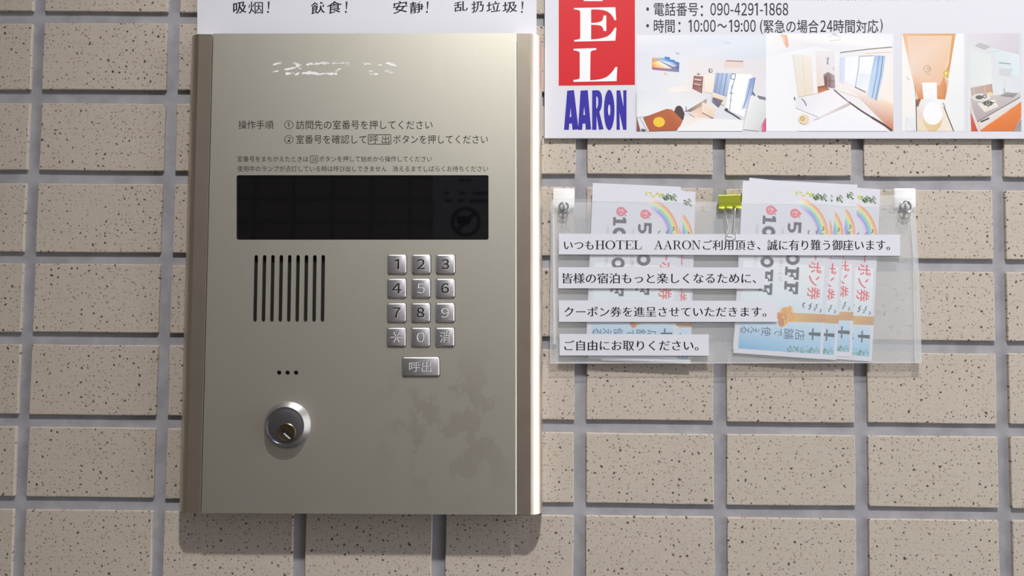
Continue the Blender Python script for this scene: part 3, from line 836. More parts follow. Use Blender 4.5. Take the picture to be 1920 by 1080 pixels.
photo(c2, (-94,252,860,983), [(232,234,240),(226,228,234),(232,228,228),(238,240,246)], [
    ([(-94,252),(860,252),(845,352),(470,392),(270,345),(-94,430)], [(240,236,238),(226,230,236),(236,236,238),(226,228,232),(222,222,228),(230,232,238)]),
    ([(10,258),(60,262),(78,340),(62,362),(40,330),(30,300)], [(232,190,160),(224,160,124),(236,190,160),(224,160,130),(236,196,170),(240,214,196)]),
    ('l', [(370,275),(420,262),(470,282)], 6, (206,214,212)), ('l', [(380,305),(470,300)], 7, (214,214,206)), ('l', [(400,252),(440,262)], 7, (176,184,190)),
    ([(105,410),(248,415),(262,700),(150,728)], [(226,222,214),(232,226,220),(226,214,196),(230,216,196)]), ('l', [(180,420),(198,712)], 3, (208,196,178)), ('l', [(105,412),(150,730)], 4, (206,200,190)),
    ([(280,385),(420,385),(425,665),(290,655)], [(226,222,224),(222,222,228),(222,216,216),(226,204,190)]),
    ([(290,652),(345,640),(378,672),(296,700)], [(150,80,48),(140,70,40),(190,110,70),(200,120,76)]), ('l', [(295,652),(345,645),(380,675)], 6, (96,50,40)),
    ([(335,560),(370,540),(420,565),(425,665),(345,652)], [(150,130,134),(130,106,106),(176,160,170),(160,140,150),(110,80,80)]),
    ('l', [(350,570),(355,640)], 12, (90,60,60)), ('l', [(385,575),(382,650)], 10, (120,84,86)), ('l', [(340,600),(420,610)], 6, (110,80,84)),
    ('l', [(375,430),(362,482)], 9, (150,160,182)), ('l', [(362,430),(372,485)], 4, (90,100,130)), ('l', [(412,500),(414,528)], 10, (190,196,206)),
    ([(470,395),(850,352),(860,820),(420,672)], [(226,226,230),(234,230,228),(240,230,220),(236,230,230)]),
    ([(520,640),(860,780),(860,983),(840,975)], [(240,236,234),(238,214,190),(196,100,52),(224,186,156)]),
    ([(498,428),(720,415),(660,690),(575,652),(498,600)], [(232,238,248),(238,242,250),(242,244,248),(230,234,244),(236,240,250)]),
    ('l', [(605,420),(598,520),(575,655)], 9, (176,186,204)), ('l', [(605,422),(715,418)], 6, (150,150,166)), ([(612,545),(690,560),(660,685),(590,650)], [(216,226,238),(226,232,240),(236,240,246),(226,230,240)]),
    ([(462,430),(500,432),(490,632),(455,612)], [(196,210,238),(206,218,242),(210,218,238),(196,208,232)]),
    ([(722,415),(802,418),(782,560),(738,755),(664,722),(690,560)], [(140,172,216),(166,196,230),(120,156,206),(176,198,230),(200,216,238),(176,204,234)]),
    ('l', [(755,420),(735,560),(700,735)], 7, (108,146,200)), ('l', [(782,420),(765,560),(728,752)], 6, (96,112,136)), ('l', [(735,420),(700,640)], 5, (196,216,240)),
    ('l', [(462,394),(640,372),(850,352)], 6, (110,98,98)), ('l', [(650,400),(850,390)], 4, (224,196,170)), ('l', [(572,652),(655,692)], 7, (110,100,120)),
    ([(140,730),(400,680),(528,770),(300,880),(130,810)], [(226,226,234),(236,232,240),(238,236,244),(236,238,244),(224,224,232)]), ('l', [(150,728),(300,700)], 5, (204,170,140)),
    ('l', [(415,672),(530,770)], 6, (90,60,66)), ('l', [(528,765),(620,830),(700,880)], 9, (60,40,50)), ('l', [(700,880),(800,940),(850,980)], 13, (62,34,36)),
    ([(528,772),(545,780),(330,885),(255,900)], [(200,180,176),(210,190,186),(224,216,222),(226,220,226)]),
    ([(300,895),(545,785),(820,983),(140,983)], [(236,238,244),(240,240,246),(234,236,244),(236,238,246)]),
    ('l', [(172,740),(195,762),(208,795)], 6, (60,60,80)), ('l', [(118,728),(122,750)], 8, (70,70,84)), ('e', (190,895,40,38,16), (226,208,170)), ('r', (178,890,8,18), (196,156,90))],
    'photo of a white bedroom with blue curtains')
photo(c2, (925,252,1390,983), [(238,236,232),(232,234,236),(228,230,232),(236,234,230)], [
    ([(928,252),(1328,252),(1290,480),(1245,745),(1045,745),(985,520)], [(224,170,120),(214,150,80),(234,204,180),(206,120,60),(206,124,64),(234,208,190)]),
    ([(960,268),(1300,268),(1275,480),(1210,640),(1060,640),(990,480)], [(228,196,170),(230,196,164),(232,206,190),(226,180,146),(226,180,146),(230,206,192)]),
    ('r', (1115,515,22,28), (190,160,128)), ('r', (1125,515,8,12), (170,130,96)), ('l', [(1105,548),(1118,560),(1135,550)], 5, (196,150,110)),
    ([(1240,560),(1282,600),(1262,700),(1242,760),(1248,640)], [(222,196,150),(234,226,210),(232,222,206),(180,90,44),(200,110,50)]), ('e', (1256,550,24,22,16), (202,180,74)), ('r', (1256,550,4,10), (240,226,150)),
    ([(1030,745),(1065,740),(1065,800),(1030,800)], (140,80,54)),
    ([(1035,800),(1245,800),(1312,983),(1032,983)], [(228,214,196),(228,216,198),(234,224,208),(228,210,180)]),
    ('l', [(1030,745),(1035,983)], 6, (60,54,56)), ('l', [(1240,800),(1275,890),(1312,983)], 7, (50,42,44)), ('l', [(1020,640),(1035,760)], 5, (150,130,116)),
    ([(1075,620),(1185,618),(1188,745),(1086,750)], [(240,240,244),(244,244,246),(236,236,240),(236,236,240)]), ('l', [(1090,672),(1170,668)], 3, (216,216,222)),
    ([(1060,760),(1200,742),(1232,768),(1228,800),(1048,800)], [(226,226,228),(240,240,242),(232,232,234),(228,228,232),(222,222,226)]), ([(1040,800),(1082,790),(1078,880),(1055,890)], [(220,220,224),(226,226,230),(226,206,176),(216,206,190)]),
    ([(1078,880),(1232,880),(1215,945),(1180,983),(1125,983),(1095,940)], [(222,196,150),(222,190,140),(214,180,124),(216,184,130),(220,190,140),(222,196,150)]),
    ('e', (1156,852,75,84,24), (242,242,246)), ('r', (1156,848,64,66), (222,222,230)), ('l', [(1230,770),(1250,800)], 6, (150,130,120)),
    ([(960,880),(1030,870),(1030,983),(955,983)], (226,228,232)), ('l', [(960,880),(1018,985)], 4, (206,208,214)), ('l', [(960,578),(982,600)], 5, (206,206,206))],
    'photo of a narrow toilet room')
photo(c2, (1420,250,1822,983), [(214,212,218),(206,204,214),(216,224,228),(220,226,226)], [
    ([(1424,250),(1800,250),(1805,410),(1580,352),(1430,330)], [(214,208,216),(204,196,208),(200,196,204),(206,202,210),(212,212,216)]),
    ([(1468,345),(1510,320),(1590,350),(1545,375)], (178,176,180)),
    ([(1590,360),(1805,412),(1812,600),(1640,480)], [(208,218,222),(214,224,230),(206,222,230),(208,222,228)]),
    ([(1430,380),(1590,400),(1600,650),(1435,640)], [(212,220,220),(214,222,222),(220,226,226),(216,222,222)]), ('l', [(1560,400),(1650,380)], 5, (190,200,204)),
    ([(1655,515),(1755,515),(1735,575),(1655,565)], (196,202,206)), ('l', [(1650,470),(1740,480)], 9, (150,160,166)), ('l', [(1700,590),(1705,650)], 8, (206,212,216)),
    ([(1438,660),(1600,628),(1612,735),(1450,730)], [(184,166,158),(186,146,124),(176,140,124),(170,156,150)]), ('l', [(1460,650),(1470,720)], 6, (196,186,180)), ('l', [(1545,640),(1550,710)], 6, (200,176,160)), ('e', (1585,708,24,18,14), (226,206,160)),
    ([(1440,735),(1620,715),(1815,690),(1815,725),(1490,920),(1452,800)], [(190,180,182),(196,186,184),(204,200,200),(190,182,182),(166,150,152),(176,164,168)]),
    ('e', (1520,730,70,30,18), (216,212,208)), ('e', (1505,730,30,16,14), (90,92,92)), ('r', (1545,722,8,16), (96,98,98)),
    ([(1490,775),(1620,745),(1650,800),(1545,842)], [(226,222,212),(230,226,216),(222,216,206),(224,216,204)]), ('e', (1570,775,38,20,14), (80,80,78)), ('r', (1570,775,8,14), (180,180,176)), ('l', [(1520,772),(1625,768)], 5, (70,66,60)), ('l', [(1568,748),(1574,806)], 5, (70,66,60)),
    ([(1660,720),(1705,690),(1795,700),(1760,730)], [(130,132,134),(160,160,160),(140,140,142),(120,118,120)]), ('l', [(1690,660),(1700,700)], 7, (170,176,180)),
    ([(1495,918),(1815,735),(1818,765),(1515,975)], [(222,216,212),(220,216,214),(212,206,206),(216,206,200)]), ('l', [(1490,912),(1812,728)], 6, (120,110,114)), ('l', [(1515,915),(1580,885)], 12, (54,48,52)),
    ([(1510,978),(1820,762),(1820,880),(1760,983),(1520,983)], [(226,110,34),(224,120,54),(220,110,50),(206,96,36),(222,104,30)]), ('l', [(1600,920),(1730,830)], 4, (240,150,70)),
    ([(1440,830),(1495,983),(1445,983)], [(196,80,56),(190,44,34),(204,70,40)]), ([(1440,740),(1450,800),(1510,975),(1490,975),(1440,840)], [(216,210,210),(210,204,204),(220,210,200),(216,206,196),(206,190,190)]),
    ([(1760,983),(1820,890),(1820,983)], [(150,140,146),(120,116,124),(150,146,150)])],
    'photo of a small kitchen with orange cabinets')

# ---------------------------------------------------------------- coupon holder: sleeve, hooks, clip, strips, coupons
HB, HF = 0.0052, 0.0080
sleeve = empty('clear_sleeve', W(1380, 681, HF))
tag(sleeve, 'clear frosted plastic sleeve hanging under the hotel sign, holding coupons', 'plastic sleeve')
def plane(name, pts, h, m, parent, hs=None):
    V = [W(x, y, (hs[i] if hs else h)) for i, (x, y) in enumerate(pts)]
    return mesh_obj(name, V, [tuple(range(len(pts)))], m, parent)
plane('back_film', [(1032, 380), (1400, 378), (1712, 364), (1719, 500), (1727, 680), (1400, 681), (1031, 681)], HB, FILM_B, sleeve)
front = [(1034, 373), (1370, 379), (1714, 382), (1722, 500), (1728, 680), (1380, 681), (1031, 681.5)]
plane('front_film', front, HF, FILM_F, sleeve)
# welded edges
def strip(name, pts_a, pts_b, h, m):
    V = [W(x, y, h) for x, y in pts_a]+[W(x, y, h) for x, y in pts_b]; n = len(pts_a)
    return mesh_obj(name, V, [(i, i+1, n+i+1, n+i) for i in range(n-1)], m, sleeve)
strip('weld_strip', [(1706, 395), (1711, 470), (1713, 560), (1715, 680)], [(1708, 395), (1713, 470), (1714.6, 560), (1717.5, 680)], HF+0.0002, FILM_E)
strip('weld_strip', [(1713, 384), (1720.5, 490), (1724, 590), (1727, 680)], [(1715, 384), (1722, 490), (1725.6, 590), (1728.6, 680)], HF+0.0002, FILM_E)
strip('weld_strip', [(1708, 400), (1712, 480), (1714, 560), (1717, 680)], [(1713, 400), (1720, 480), (1724, 560), (1727, 680)], HF+0.0001, FILM_G)
strip('weld_strip', [(1031, 679.7), (1380, 679.5), (1728, 678.7)], [(1031, 681.8), (1380, 681.4), (1728, 680.9)], HF+0.0002, FILM_E)
strip('weld_strip', [(1034, 372.6), (1370, 378.4), (1714, 381.6)], [(1034, 373.8), (1370, 379.5), (1714, 382.8)], HF+0.0002, FILM_G)
strip('weld_strip', [(1711, 470), (1714, 500), (1719, 520), (1716, 545)], [(1712, 470), (1719, 500), (1722, 512), (1717, 545)], HF+0.0003, FILM_G)
# the perforated ridge down the left edge: rows of tiny cross bars
V, Fc = [], []
y = 377.0
while y < 645:
    b0 = len(V)
    for (dx, dy, dh) in ((-1.8, -0.6, 0.0002), (2.0, -0.6, 0.0002), (2.0, 0.6, 0.0002), (-1.8, 0.6, 0.0002)):
        V.append(W(1037.6+dx+(y-377)*0.008, y+dy, HF+dh))
    Fc.append((b0, b0+1, b0+2, b0+3)); y += 2.25
RIB = mat('white_film_ribs', (236,236,240), 0.3)
tag(mesh_obj('ribbed_edge', V, Fc, RIB, sleeve), kind='stuff')
strip('weld_strip', [(1033.5, 375), (1035.5, 645)], [(1042, 375), (1043.5, 645)], HF+0.0001, FILM_G)

# hooks
def hook(x0, y0, x1, y1, rx, ry, rr_, label):
    o = loft('adhesive_hook', rrect(x0, y0, x1, y1, 3, 3), 0.0003, [(0, 0.0003), (0, 0.0026), (0.0004, 0.0032), (0.001, 0.0034)], HOOKW)
    tag(o, label, 'hook', 'white adhesive hooks of the sleeve'); smooth_angle(o, 40)
    k = PX*(Z-HF)/Z
    # metal collar round the pin
    c0 = W(rx, ry, 0.011); R = rr_*k
    tube('collar', [c0+Vector((R*math.cos(t), 0.0, R*math.sin(t))) for t in [2*math.pi*i/28 for i in range(28)]], 1.25*k, STEEL, o, 8, True)
    tube('collar', [W(rx, ry, 0.0092)+Vector((R*0.86*math.cos(t), 0, R*0.86*math.sin(t))) for t in [2*math.pi*i/28 for i in range(28)]], 1.6*k, CHROMED, o, 8, True)
    # upright plastic pin that bends up in front
    tube('pin', [W(rx, ry, 0.0034), W(rx, ry+1, 0.008), W(rx, ry+0.5, 0.0125), W(rx+0.2, ry-3, 0.0145), W(rx+0.5, ry-10, 0.0152)], 2.6*k, PIN, o, 10)
    return o
hook(1036.5, 354.5, 1077, 393, 1057.2, 388.5, 9.6, 'white square adhesive hook at the left end of the sleeve')
hook(1674, 354, 1714, 391, 1698, 388.5, 11.2, 'white square adhesive hook at the right end of the sleeve')

# ---- coupons ----
CW, CH = 166.0, 324.0
KU = PX*(Z-0.0068)/Z
def coupon_proto():
    V, Fc = rring([(0,0),(CW*KU,0),(CW*KU,-CH*KU),(0,-CH*KU)], [(0, 0), (0, 0.00012)])
    return V, Fc
cf = lambda x, y, d: Vector((x*KU, -0.00014-d, -y*KU))
pc_ = Print(cf, 0.0000012)
wht, blu, blu2 = (232,238,242), (196,222,238), (120,184,222)
pc_.poly([(9,150),(161,150),(161,215),(9,215)], [(236,239,243),(236,239,243),(226,235,241),(226,235,241)], 0)
pc_.poly([(9,215),(161,215),(161,262),(9,262)], [(226,235,241),(226,235,241),(200,222,238),(200,222,238)], 0)
pc_.poly([(9,262),(161,262),(161,315),(9,315)], [(200,222,238),(200,222,238),(150,200,230),(116,180,222)], 0)
# rainbow
bands = [(236,160,126),(238,196,140),(226,232,150),(160,218,190),(140,190,226),(160,156,220),(222,196,232)]
for i in range(12):
    a0, a1 = math.radians(-2+i*6.6), math.radians(-2+(i+1)*6.6)
    f0, f1 = 1.0 if i < 8 else 1-(i-8)*0.2, 1.0 if i < 7 else 1-(i-7)*0.2
    for b_, cc in enumerate(bands):
        r0, r1 = 71-3.2*b_, 71-3.2*(b_+1)
        sq = lambda r, a: (94+r*math.cos(a), 95-(r*1.02)*math.sin(a))
        m0 = tuple(int(238+(c_-238)*f0) for c_ in cc); m1 = tuple(int(238+(c_-238)*f1) for c_ in cc)
        pc_.poly([sq(r0,a0), sq(r1,a0), sq(r1,a1), sq(r0,a1)], [m0, m0, m1, m1], 1)
# flowering twigs at the top
rq = random.Random(11)
for i in range(46):
    t = rq.random()**0.7; x = 98+60*t; y = 17+4*t+rq.uniform(-6, 6)*(0.45+0.6*t)
    col = rq.choice([(206,206,130),(190,204,150),(216,206,90)]) if t < 0.55 else rq.choice([(84,110,84),(120,146,110),(60,84,66),(150,170,130)])
    a = rq.uniform(0, 3.1); L = rq.uniform(2, 5.5); w = rq.uniform(0.8, 2.4)
    pc_.poly([(x-L*math.cos(a), y-L*math.sin(a)), (x-w*math.sin(a), y+w*math.cos(a)), (x+L*math.cos(a), y+L*math.sin(a)), (x+w*math.sin(a), y-w*math.cos(a))], col, 2)
# droplets
for dx, dy in ((46, 43), (91.5, 46)):
    drop = [(dx+22, dy+9)]+[(dx+9+9*math.cos(math.radians(a)), dy+9+9*math.sin(math.radians(a))) for a in range(50, 311, 20)]
    pc_.poly(drop, (222,120,134), 2); pc_.poly([(dx+9+5*math.cos(math.radians(a)), dy+9+5.4*math.sin(math.radians(a))) for a in range(0, 360, 24)], (238,186,194), 3)
    pc_.line((dx+5, dy+12), (dx+13, dy+10), 2.4, (222,110,126), 4); pc_.line((dx+9, dy+4), (dx+6, dy+11), 2, (222,110,126), 4)
    pc_.poly(ell(dx+18, dy+16, 1.3, 1.3, 8), (90,110,100), 2)
SL = (84,82,98)
def slab_text(chars, x0, x1, y0, pitch, gap):
    y = y0
    for ch in chars:
        L = pitch*{'1': 0.72, '%': 1.25}.get(ch, 1.0)
        def T(q): return [(x1-b_*(x1-x0), y+a_*L) for a_, b_ in q]   # a along the line, b down the letter
        if ch == 'F':
            for q in ([(0,0),(1,0),(1,.2),(0,.2)], [(.18,0),(.46,0),(.46,1),(.18,1)], [(.8,0),(1,0),(1,.36),(.8,.36)], [(.4,.42),(.78,.42),(.78,.58),(.4,.58)], [(.66,.32),(.8,.32),(.8,.68),(.66,.68)], [(0,.82),(.68,.82),(.68,1),(0,1)]): pc_.poly(T(q), SL, 2)
        elif ch in 'O0':
            w = 0.27 if ch == 'O' else 0.3; n = 20
            for i in range(n):
                a0, a1 = 2*math.pi*i/n, 2*math.pi*(i+1)/n
                pc_.poly(T([(.5+.5*math.cos(a0), .5+.5*math.sin(a0)), (.5+(.5-w)*math.cos(a0), .5+(.5-w)*math.sin(a0)), (.5+(.5-w)*math.cos(a1), .5+(.5-w)*math.sin(a1)), (.5+.5*math.cos(a1), .5+.5*math.sin(a1))]), SL, 2)
        elif ch == '1':
            for q in ([(.28,0),(.7,0),(.7,1),(.28,1)], [(0,.8),(1,.8),(1,1),(0,1)], [(0,.1),(.3,0),(.3,.25),(0,.3)]): pc_.poly(T(q), SL, 2)
        elif ch == '5':
            for q in ([(.1,0),(.95,0),(.95,.22),(.1,.22)], [(.1,0),(.34,0),(.34,.56),(.1,.56)]): pc_.poly(T(q), SL, 2)
            n = 16
            for i in range(n):
                a0, a1 = math.radians(-125+i*260/n), math.radians(-125+(i+1)*260/n)
                pc_.poly(T([(.5+.47*math.cos(a0), .68+.32*math.sin(a0)), (.5+.22*math.cos(a0), .68+.13*math.sin(a0)), (.5+.22*math.cos(a1), .68+.13*math.sin(a1)), (.5+.47*math.cos(a1), .68+.32*math.sin(a1))]), SL, 2)
        elif ch == '%':
            for cx, cy in ((.22,.28), (.78,.72)):
                n = 12
                for i in range(n):
                    a0, a1 = 2*math.pi*i/n, 2*math.pi*(i+1)/n
                    pc_.poly(T([(cx+.22*math.cos(a0), cy+.26*math.sin(a0)), (cx+.1*math.cos(a0), cy+.12*math.sin(a0)), (cx+.1*math.cos(a1), cy+.12*math.sin(a1)), (cx+.22*math.cos(a1), cy+.26*math.sin(a1))]), SL, 2)
            pc_.poly(T([(.68,0),(.84,0),(.34,1),(.18,1)]), SL, 2)
        y += L+gap
slab_text('5%OFF', 88, 114, 69, 23.5, 3.6)
slab_text('10%OFF', 41, 66, 63, 22.0, 3.4)
SM = (176,180,184)
pc_.text('100円以上お買い上げ', (76, 84, 83, 186), SM, turn=1, layer=2)
pc_.text('300円以上お買い上げ', (28, 80, 35, 182), SM, turn=1, layer=2)
RD = (226,96,104)
pc_.text('クーポン券', (131, 96, 156, 214), RD, 0.013, 0.013, turn=1, layer=3)
# bouncing ornament letters, dark crescents
for x, y, w, up in ((130,89,4,1),(140,90,4.5,0),(146,85,3,1),(149,92,3.5,0),(156,93,3.5,1),(153,80,4,0),(128,226,5,1),(135,229,4.5,0),(141,225,3.5,1),(145,232,3.5,0),(152,226,4,1),(156,234,3.5,0)):
    a = 100 if up else -80
    o_ = [(x+w*math.cos(math.radians(t)), y+w*1.1*math.sin(math.radians(t))) for t in range(a, a+181, 30)]
    i_ = [(x+w*0.45*math.cos(math.radians(t)), y+w*0.6*math.sin(math.radians(t))) for t in range(a+180, a-1, -30)]
    pc_.poly(o_+i_, (104,102,116), 3)
# gold ribbon and bow
pc_.poly([(98,242),(166,240),(166,256),(98,259)], [(226,186,110),(206,158,110),(196,150,104),(232,190,96)], 3)
for cx, cy, rx, ry, rot, col in ((84,250,10,7,20,(214,140,70)),(92,240,8,9,50,(236,170,90)),(98,248,9,8,-10,(232,180,110)),(90,258,9,8,30,(240,184,96)),(100,236,7,7,0,(238,190,120)),(104,250,6,10,10,(226,168,90)),(86,262,6,8,-20,(206,134,66)),(94,250,5,5,0,(248,208,140))):
    pc_.poly(ell(cx, cy, rx, ry, 12, rot=rot), col, 4+int(cx) % 3)
for a_, b_ in (((78,252),(92,256)),((90,236),(96,262)),((98,240),(92,254)),((84,262),(98,250)),((100,230),(104,246)),((86,244),(94,248))):
    pc_.line(a_, b_, 0.9, (184,112,50), 8)
NV = (52,84,116)
for ch, x0, y0, x1, y1 in (('店',113,272,131,292),('舗',92,271,110,291),('で',74,273,88,287),('使',50,271,68,289),('え',30,273,46,286),('る',11,273,27,286)):
    pc_.text(ch, (x0, y0, x1, y1), NV, turn=1, layer=4)
pc_.poly([(138,276),(160,275),(160,282),(138,281)], (44,70,84), 4); pc_.poly([(144,268),(147,268),(147,290),(144,290)], (70,96,120), 4)
for i in range(52):
    x = rq.uniform(100, 160); y = 308+rq.uniform(-5, 6)-(x-130)*0.03; col = rq.choice([(120,172,170),(96,150,140),(140,190,190),(110,140,130)])
    a = rq.uniform(0, 3.1); L = rq.uniform(1.5, 4); w = rq.uniform(0.8, 2)
    pc_.poly([(x-L*math.cos(a), y-L*math.sin(a)), (x-w*math.sin(a), y+w*math.cos(a)), (x+L*math.cos(a), y+L*math.sin(a)), (x+w*math.sin(a), y-w*math.cos(a))], col, 4)
Vc, Fcc = coupon_proto()
proto = mesh_obj('coupon', Vc, Fcc, PAPER, origin=Vector((0,0,0)))
ink = mesh_obj('coupon_print', pc_.V, pc_.F, INK, cols=pc_.C, origin=Vector((0,0,0)))
ink.parent = proto
n_c = [0]
def coupon(tl, tr_dir, h, label, group):
    if n_c[0] == 0: o, k = proto, ink
    else:
        o = proto.copy(); C.objects.link(o); k = ink.copy(); C.objects.link(k); k.parent = o
    n_c[0] += 1
    a = W(*tl, h); b_ = W(*tr_dir, h)
    ang = math.atan2((b_-a).z, (b_-a).x)
    o.location = a; o.rotation_euler = (0, -ang, 0)
    tag(o, label, 'coupon', group)
    return o
GL, GR = 'coupons in the left half of the sleeve', 'coupons fanned in the right half of the sleeve'
def dirn(x, y, deg): return (x+100*math.cos(math.radians(deg)), y+100*math.sin(math.radians(deg)))
# left stack, back to front
coupon((1139, 353), dirn(1139, 353, 2.2), 0.0062, 'rear coupon peeking out at the right of the left stack', GL)
coupon((1117, 349.5), dirn(1117, 349.5, 2.6), 0.0066, 'middle coupon of the left stack, showing as a white edge below', GL)
coupon((1111.5, 343), dirn(1111.5, 343, 2.5), 0.0070, 'front coupon of the left stack, fully visible behind the strips', GL)
# right fan, back to front
coupon((1485, 343.5), dirn(1485, 343.5, 4.0), 0.0058, 'rearmost coupon at the far right of the right fan', GR)
coupon((1442, 338), dirn(1442, 338, 2.9), 0.0061, 'coupon second from the right in the right fan', GR)
coupon((1423, 339), dirn(1423, 339, 4.7), 0.0064, 'coupon in the middle of the right fan', GR)
coupon((1405, 333), dirn(1405, 333, 6.2), 0.0067, 'coupon raised highest just behind the front one of the right fan', GR)
coupon((1393, 339), dirn(1393, 339, 3.9), 0.0070, 'front coupon of the right fan with its gold bow showing', GR)

# ---- paper strips with lettering ----
SERIF = {
 'H': (0.95, [[(0,0),(.40,0),(.40,.05),(0,.05)], [(0,.95),(.40,.95),(.40,1),(0,1)], [(.55,0),(.95,0),(.95,.05),(.55,.05)], [(.55,.95),(.95,.95),(.95,1),(.55,1)], [(.13,0),(.27,0),(.27,1),(.13,1)], [(.68,0),(.82,0),(.82,1),(.68,1)], [(.2,.46),(.75,.46),(.75,.51),(.2,.51)]]),
 'T': (0.85, [[(.02,0),(.83,0),(.83,.05),(.02,.05)], [(0,.0),(.05,0),(.04,.25),(0,.25)], [(.80,0),(.85,0),(.85,.25),(.81,.25)], [(.35,0),(.50,0),(.50,1),(.35,1)], [(.22,.95),(.63,.95),(.63,1),(.22,1)]]),
 'E': (0.82, [[(0,0),(.78,0),(.78,.05),(0,.05)], [(.72,0),(.78,0),(.80,.27),(.76,.27)], [(.13,0),(.28,0),(.28,1),(.13,1)], [(.2,.46),(.56,.46),(.56,.51),(.2,.51)], [(.52,.34),(.57,.34),(.57,.63),(.52,.63)], [(0,.95),(.80,.95),(.80,1),(0,1)], [(.78,.70),(.83,.70),(.80,1),(.74,1)]]),
 'L': (0.80, [[(0,0),(.42,0),(.42,.05),(0,.05)], [(.13,0),(.28,0),(.28,1),(.13,1)], [(0,.95),(.76,.95),(.76,1),(0,1)], [(.75,.66),(.80,.66),(.77,1),(.70,1)]]),
 'A': (0.98, [[(.47,0),(.53,0),(.19,.96),(.13,.96)], [(.44,.02),(.55,0),(.88,.96),(.71,.96)], [(.26,.62),(.70,.62),(.70,.67),(.26,.67)], [(0,.95),(.33,.95),(.33,1),(0,1)], [(.60,.95),(.98,.95),(.98,1),(.60,1)]]),
 'R': (0.95, [[(0,0),(.50,0),(.50,.05),(0,.05)], [(.13,0),(.28,0),(.28,1),(.13,1)], [(0,.95),(.40,.95),(.40,1),(0,1)], [(.28,.48),(.52,.48),(.52,.53),(.28,.53)], [(.50,.0),(.66,.05),(.75,.16),(.75,.36),(.66,.48),(.50,.53),(.50,.48),(.58,.42),(.60,.34),(.60,.18),(.58,.10),(.50,.05)], [(.42,.51),(.58,.51),(.84,.94),(.95,.96),(.95,1),(.74,1)]]),
 'N': (1.0, [[(0,0),(.28,0),(.28,.05),(0,.05)], [(.14,0),(.19,0),(.19,1),(.14,1)], [(.12,0),(.30,0),(.86,1),(.74,1)], [(.80,0),(.85,0),(.85,1),(.80,1)], [(.68,0),(1,0),(1,.05),(.68,.05)], [(0,.95),(.34,.95),(.34,1),(0,1)]]),
}
def serif(pr, word, x0, y0, x1, y1, col, slope=0.0):
    wid = sum({'O': 0.98}.get(c_, SERIF.get(c_, (0,))[0]) + 0.05 for c_ in word)-0.05
    k = (x1-x0)/wid; x = x0; hgt = y1-y0
    for c_ in word:
        if c_ == 'O':
            n = 24; w = 0.98
            for i in range(n):
                a0, a1 = 2*math.pi*i/n, 2*math.pi*(i+1)/n
                f = lambda r, s, a: (x+k*(w/2+r*math.cos(a)), y0+hgt*(0.5+s*math.sin(a)))
                pr.poly([f(.49,.51,a0), f(.33,.46,a0), f(.33,.46,a1), f(.49,.51,a1)], col, 1)
            x += k*(w+0.05)
        else:
            w, qs = SERIF[c_]
            for q in qs: pr.poly([(x+k*a_, y0+hgt*b_) for a_, b_ in q], col, 1)
            x += k*(w+0.05)
HS = HF+0.0006
def note(pts, segs, label):
    o = sheet('message_strip', pts, HS, 0.0002, PAPER)
    tag(o, label, 'paper strip', 'printed paper strips on the sleeve')
    pr = Print(on(HS+0.00004), 0.00001)
    for body, x0, y0, x1, y1 in segs:
        if body in ('HOTEL', 'AARON'): serif(pr, body, x0, y0, x1, y1, (18,18,20))
        else: pr.text(body, (x0, y0, x1, y1), (8,8,10), 0.015, -0.007, layer=1)
    pr.build('strip_lettering', o)
note([(1048,438),(1687.5,440),(1688,479.5),(1047.8,477)],
     [('いつも', 1057.5, 451.5, 1113, 468), ('HOTEL', 1116, 451, 1203.5, 467.5), ('AARON', 1226, 451, 1314, 467.5), ('ご利用頂き、', 1318, 450, 1426, 469), ('誠に有り難う御座います。', 1438.5, 449.5, 1669, 469.5)],
     'uppermost and longest white paper strip, naming the hotel')
note([(1047.2,501),(1435.5,501.5),(1432.5,541.5),(1047,540.5)],
     [('皆様の宿泊もっと楽しくなるために、', 1054.5, 512, 1418, 531.5)],
     'white paper strip second from the top of the sleeve')
note([(1047.5,563),(1457.5,564),(1457,603.5),(1048,603.5)],
     [('クーポン券を進呈させていただきます。', 1058, 575, 1437, 594)],
     'white paper strip third from the top, mentioning coupons')
note([(1049,626),(1329,627),(1329,667),(1049,666.5)],
     [('ご自由にお取りください。', 1058, 638, 1310, 657.5)],
     'shortest white paper strip, lowest on the sleeve')

# ---- binder clip ----
clip = empty('binder_clip', W(1368, 393, HF+0.002))
tag(clip, 'lime green binder clip gripping the top of the clear sleeve', 'binder clip')
hc0, hc1 = 0.0050, 0.0092
def cw(x, y, h): return W(x, y, h)
# clip body: a bent spring plate, thin at the jaws (below) and open at the spine (above)
prof = [(391, HF+0.0006), (380, HF+0.0040), (366.5, HF+0.0075), (365.2, HF+0.0068), (365.2, 0.0028), (366.5, 0.0020), (391, HB-0.0006)]
inn = [(390.5, HF+0.0002), (380, HF+0.0034), (368, HF+0.0066), (367, HF+0.0062), (367, 0.0034), (368, 0.0028), (390.5, HB-0.0002)]
V, Fc = [], []
for x in (1347.2, 1389.3):
    for (yy, hh) in prof: V.append(cw(x, yy-(x-1368)*0.03, hh))
    for (yy, hh) in inn: V.append(cw(x, yy-(x-1368)*0.03, hh))
n = 14; m7 = 7
for i in range(6):
    Fc.append((i, i+1, n+i+1, n+i)); Fc.append((m7+i, n+m7+i, n+m7+i+1, m7+i+1))
    Fc.append((i, m7+i, m7+i+1, i+1)); Fc.append((n+i, n+i+1, n+m7+i+1, n+m7+i))
Fc.append((0, n, n+m7, m7)); Fc.append((6, m7+6, n+m7+6, n+6))
mesh_obj('clip_body', V, Fc, LIME, clip)
kk = PX
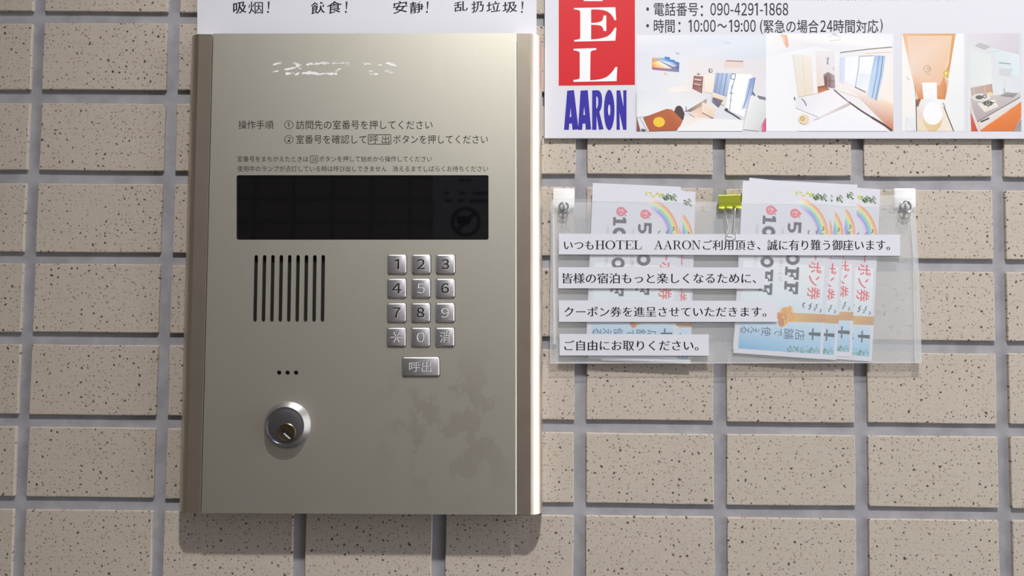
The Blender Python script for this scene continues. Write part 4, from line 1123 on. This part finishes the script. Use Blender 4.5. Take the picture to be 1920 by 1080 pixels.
for x0, x1 in ((1347, 1358.5), (1362, 1373), (1379, 1390)):
    tube('jaw_curl', [cw(x0, 390.2-(x0-1368)*0.03, HF+0.0018), cw(x1, 390.2-(x1-1368)*0.03, HF+0.0018)], 2.5*kk, LIME, clip, 10)
hw = HF+0.0026
tube('wire_handle', [cw(1353, 390, hw-0.0008), cw(1358.5, 391, hw), cw(1362, 410, hw+0.0006), cw(1366, 429, hw+0.0004), cw(1361.5, 437, hw), cw(1360.8, 441, hw), cw(1363, 443.5, hw), cw(1369, 445, hw),
     cw(1376, 443.6, hw), cw(1379.5, 441.3, hw), cw(1380.2, 438, hw), cw(1375, 428, hw+0.0004), cw(1377, 408, hw+0.0006), cw(1378.5, 391, hw), cw(1383, 390, hw-0.0008)], 0.85*kk, STEEL, clip, 8)

# ---------------------------------------------------------------- notice on the opposite wall (reflected in the display)
YN = YB+0.006
def mir(x, y, d=0.0):
    """point of the opposite wall that the display glass shows at photo pixel x,y"""
    g = W(x, y, HP); cpos = Vector((0, -Z, EYE)); v = g-cpos; v.y = -v.y
    t = (YN+d-g.y)/v.y
    return g+v*t
q = [mir(812, 318), mir(990, 318), mir(990, 520), mir(812, 520)]
V = q+[v-Vector((0, 0.004, 0)) for v in q]
opp = mesh_obj('prohibition_notice', V, [(0,1,2,3),(4,7,6,5),(0,4,5,1),(1,5,6,2),(2,6,7,3),(3,7,4,0)], PAPER)
tag(opp, 'white notice with a prohibition ring on the opposite wall, reflected in the display', 'notice')
pr = Print(lambda x, y, d: mir(x, y, 0.0005+d*10), 0.00005)
pr.ring(873.5, 416, 22, 28, (30,24,26), 32)
pr.line((855, 435), (892, 397), 6, (30,24,26))
pr.poly([(855,405),(885,405),(880,420),(868,424),(858,418)], (40,34,36))
pr.build('prohibition_symbol', opp)
pr = Print(lambda x, y, d: mir(x, y, 0.0005+d*10), 0.00005)
for x0, x1, y in ((861,870,337),(873,884,338),(832,842,361),(862,874,362),(835,848,376),(858,872,376),(890,915,362),(880,915,377)):
    pr.poly([(x0,y-2.5),(x1,y-2.5),(x1,y+2.5),(x0,y+2.5)], (60,60,66))
tag(pr.build('notice_print', opp), kind='stuff')
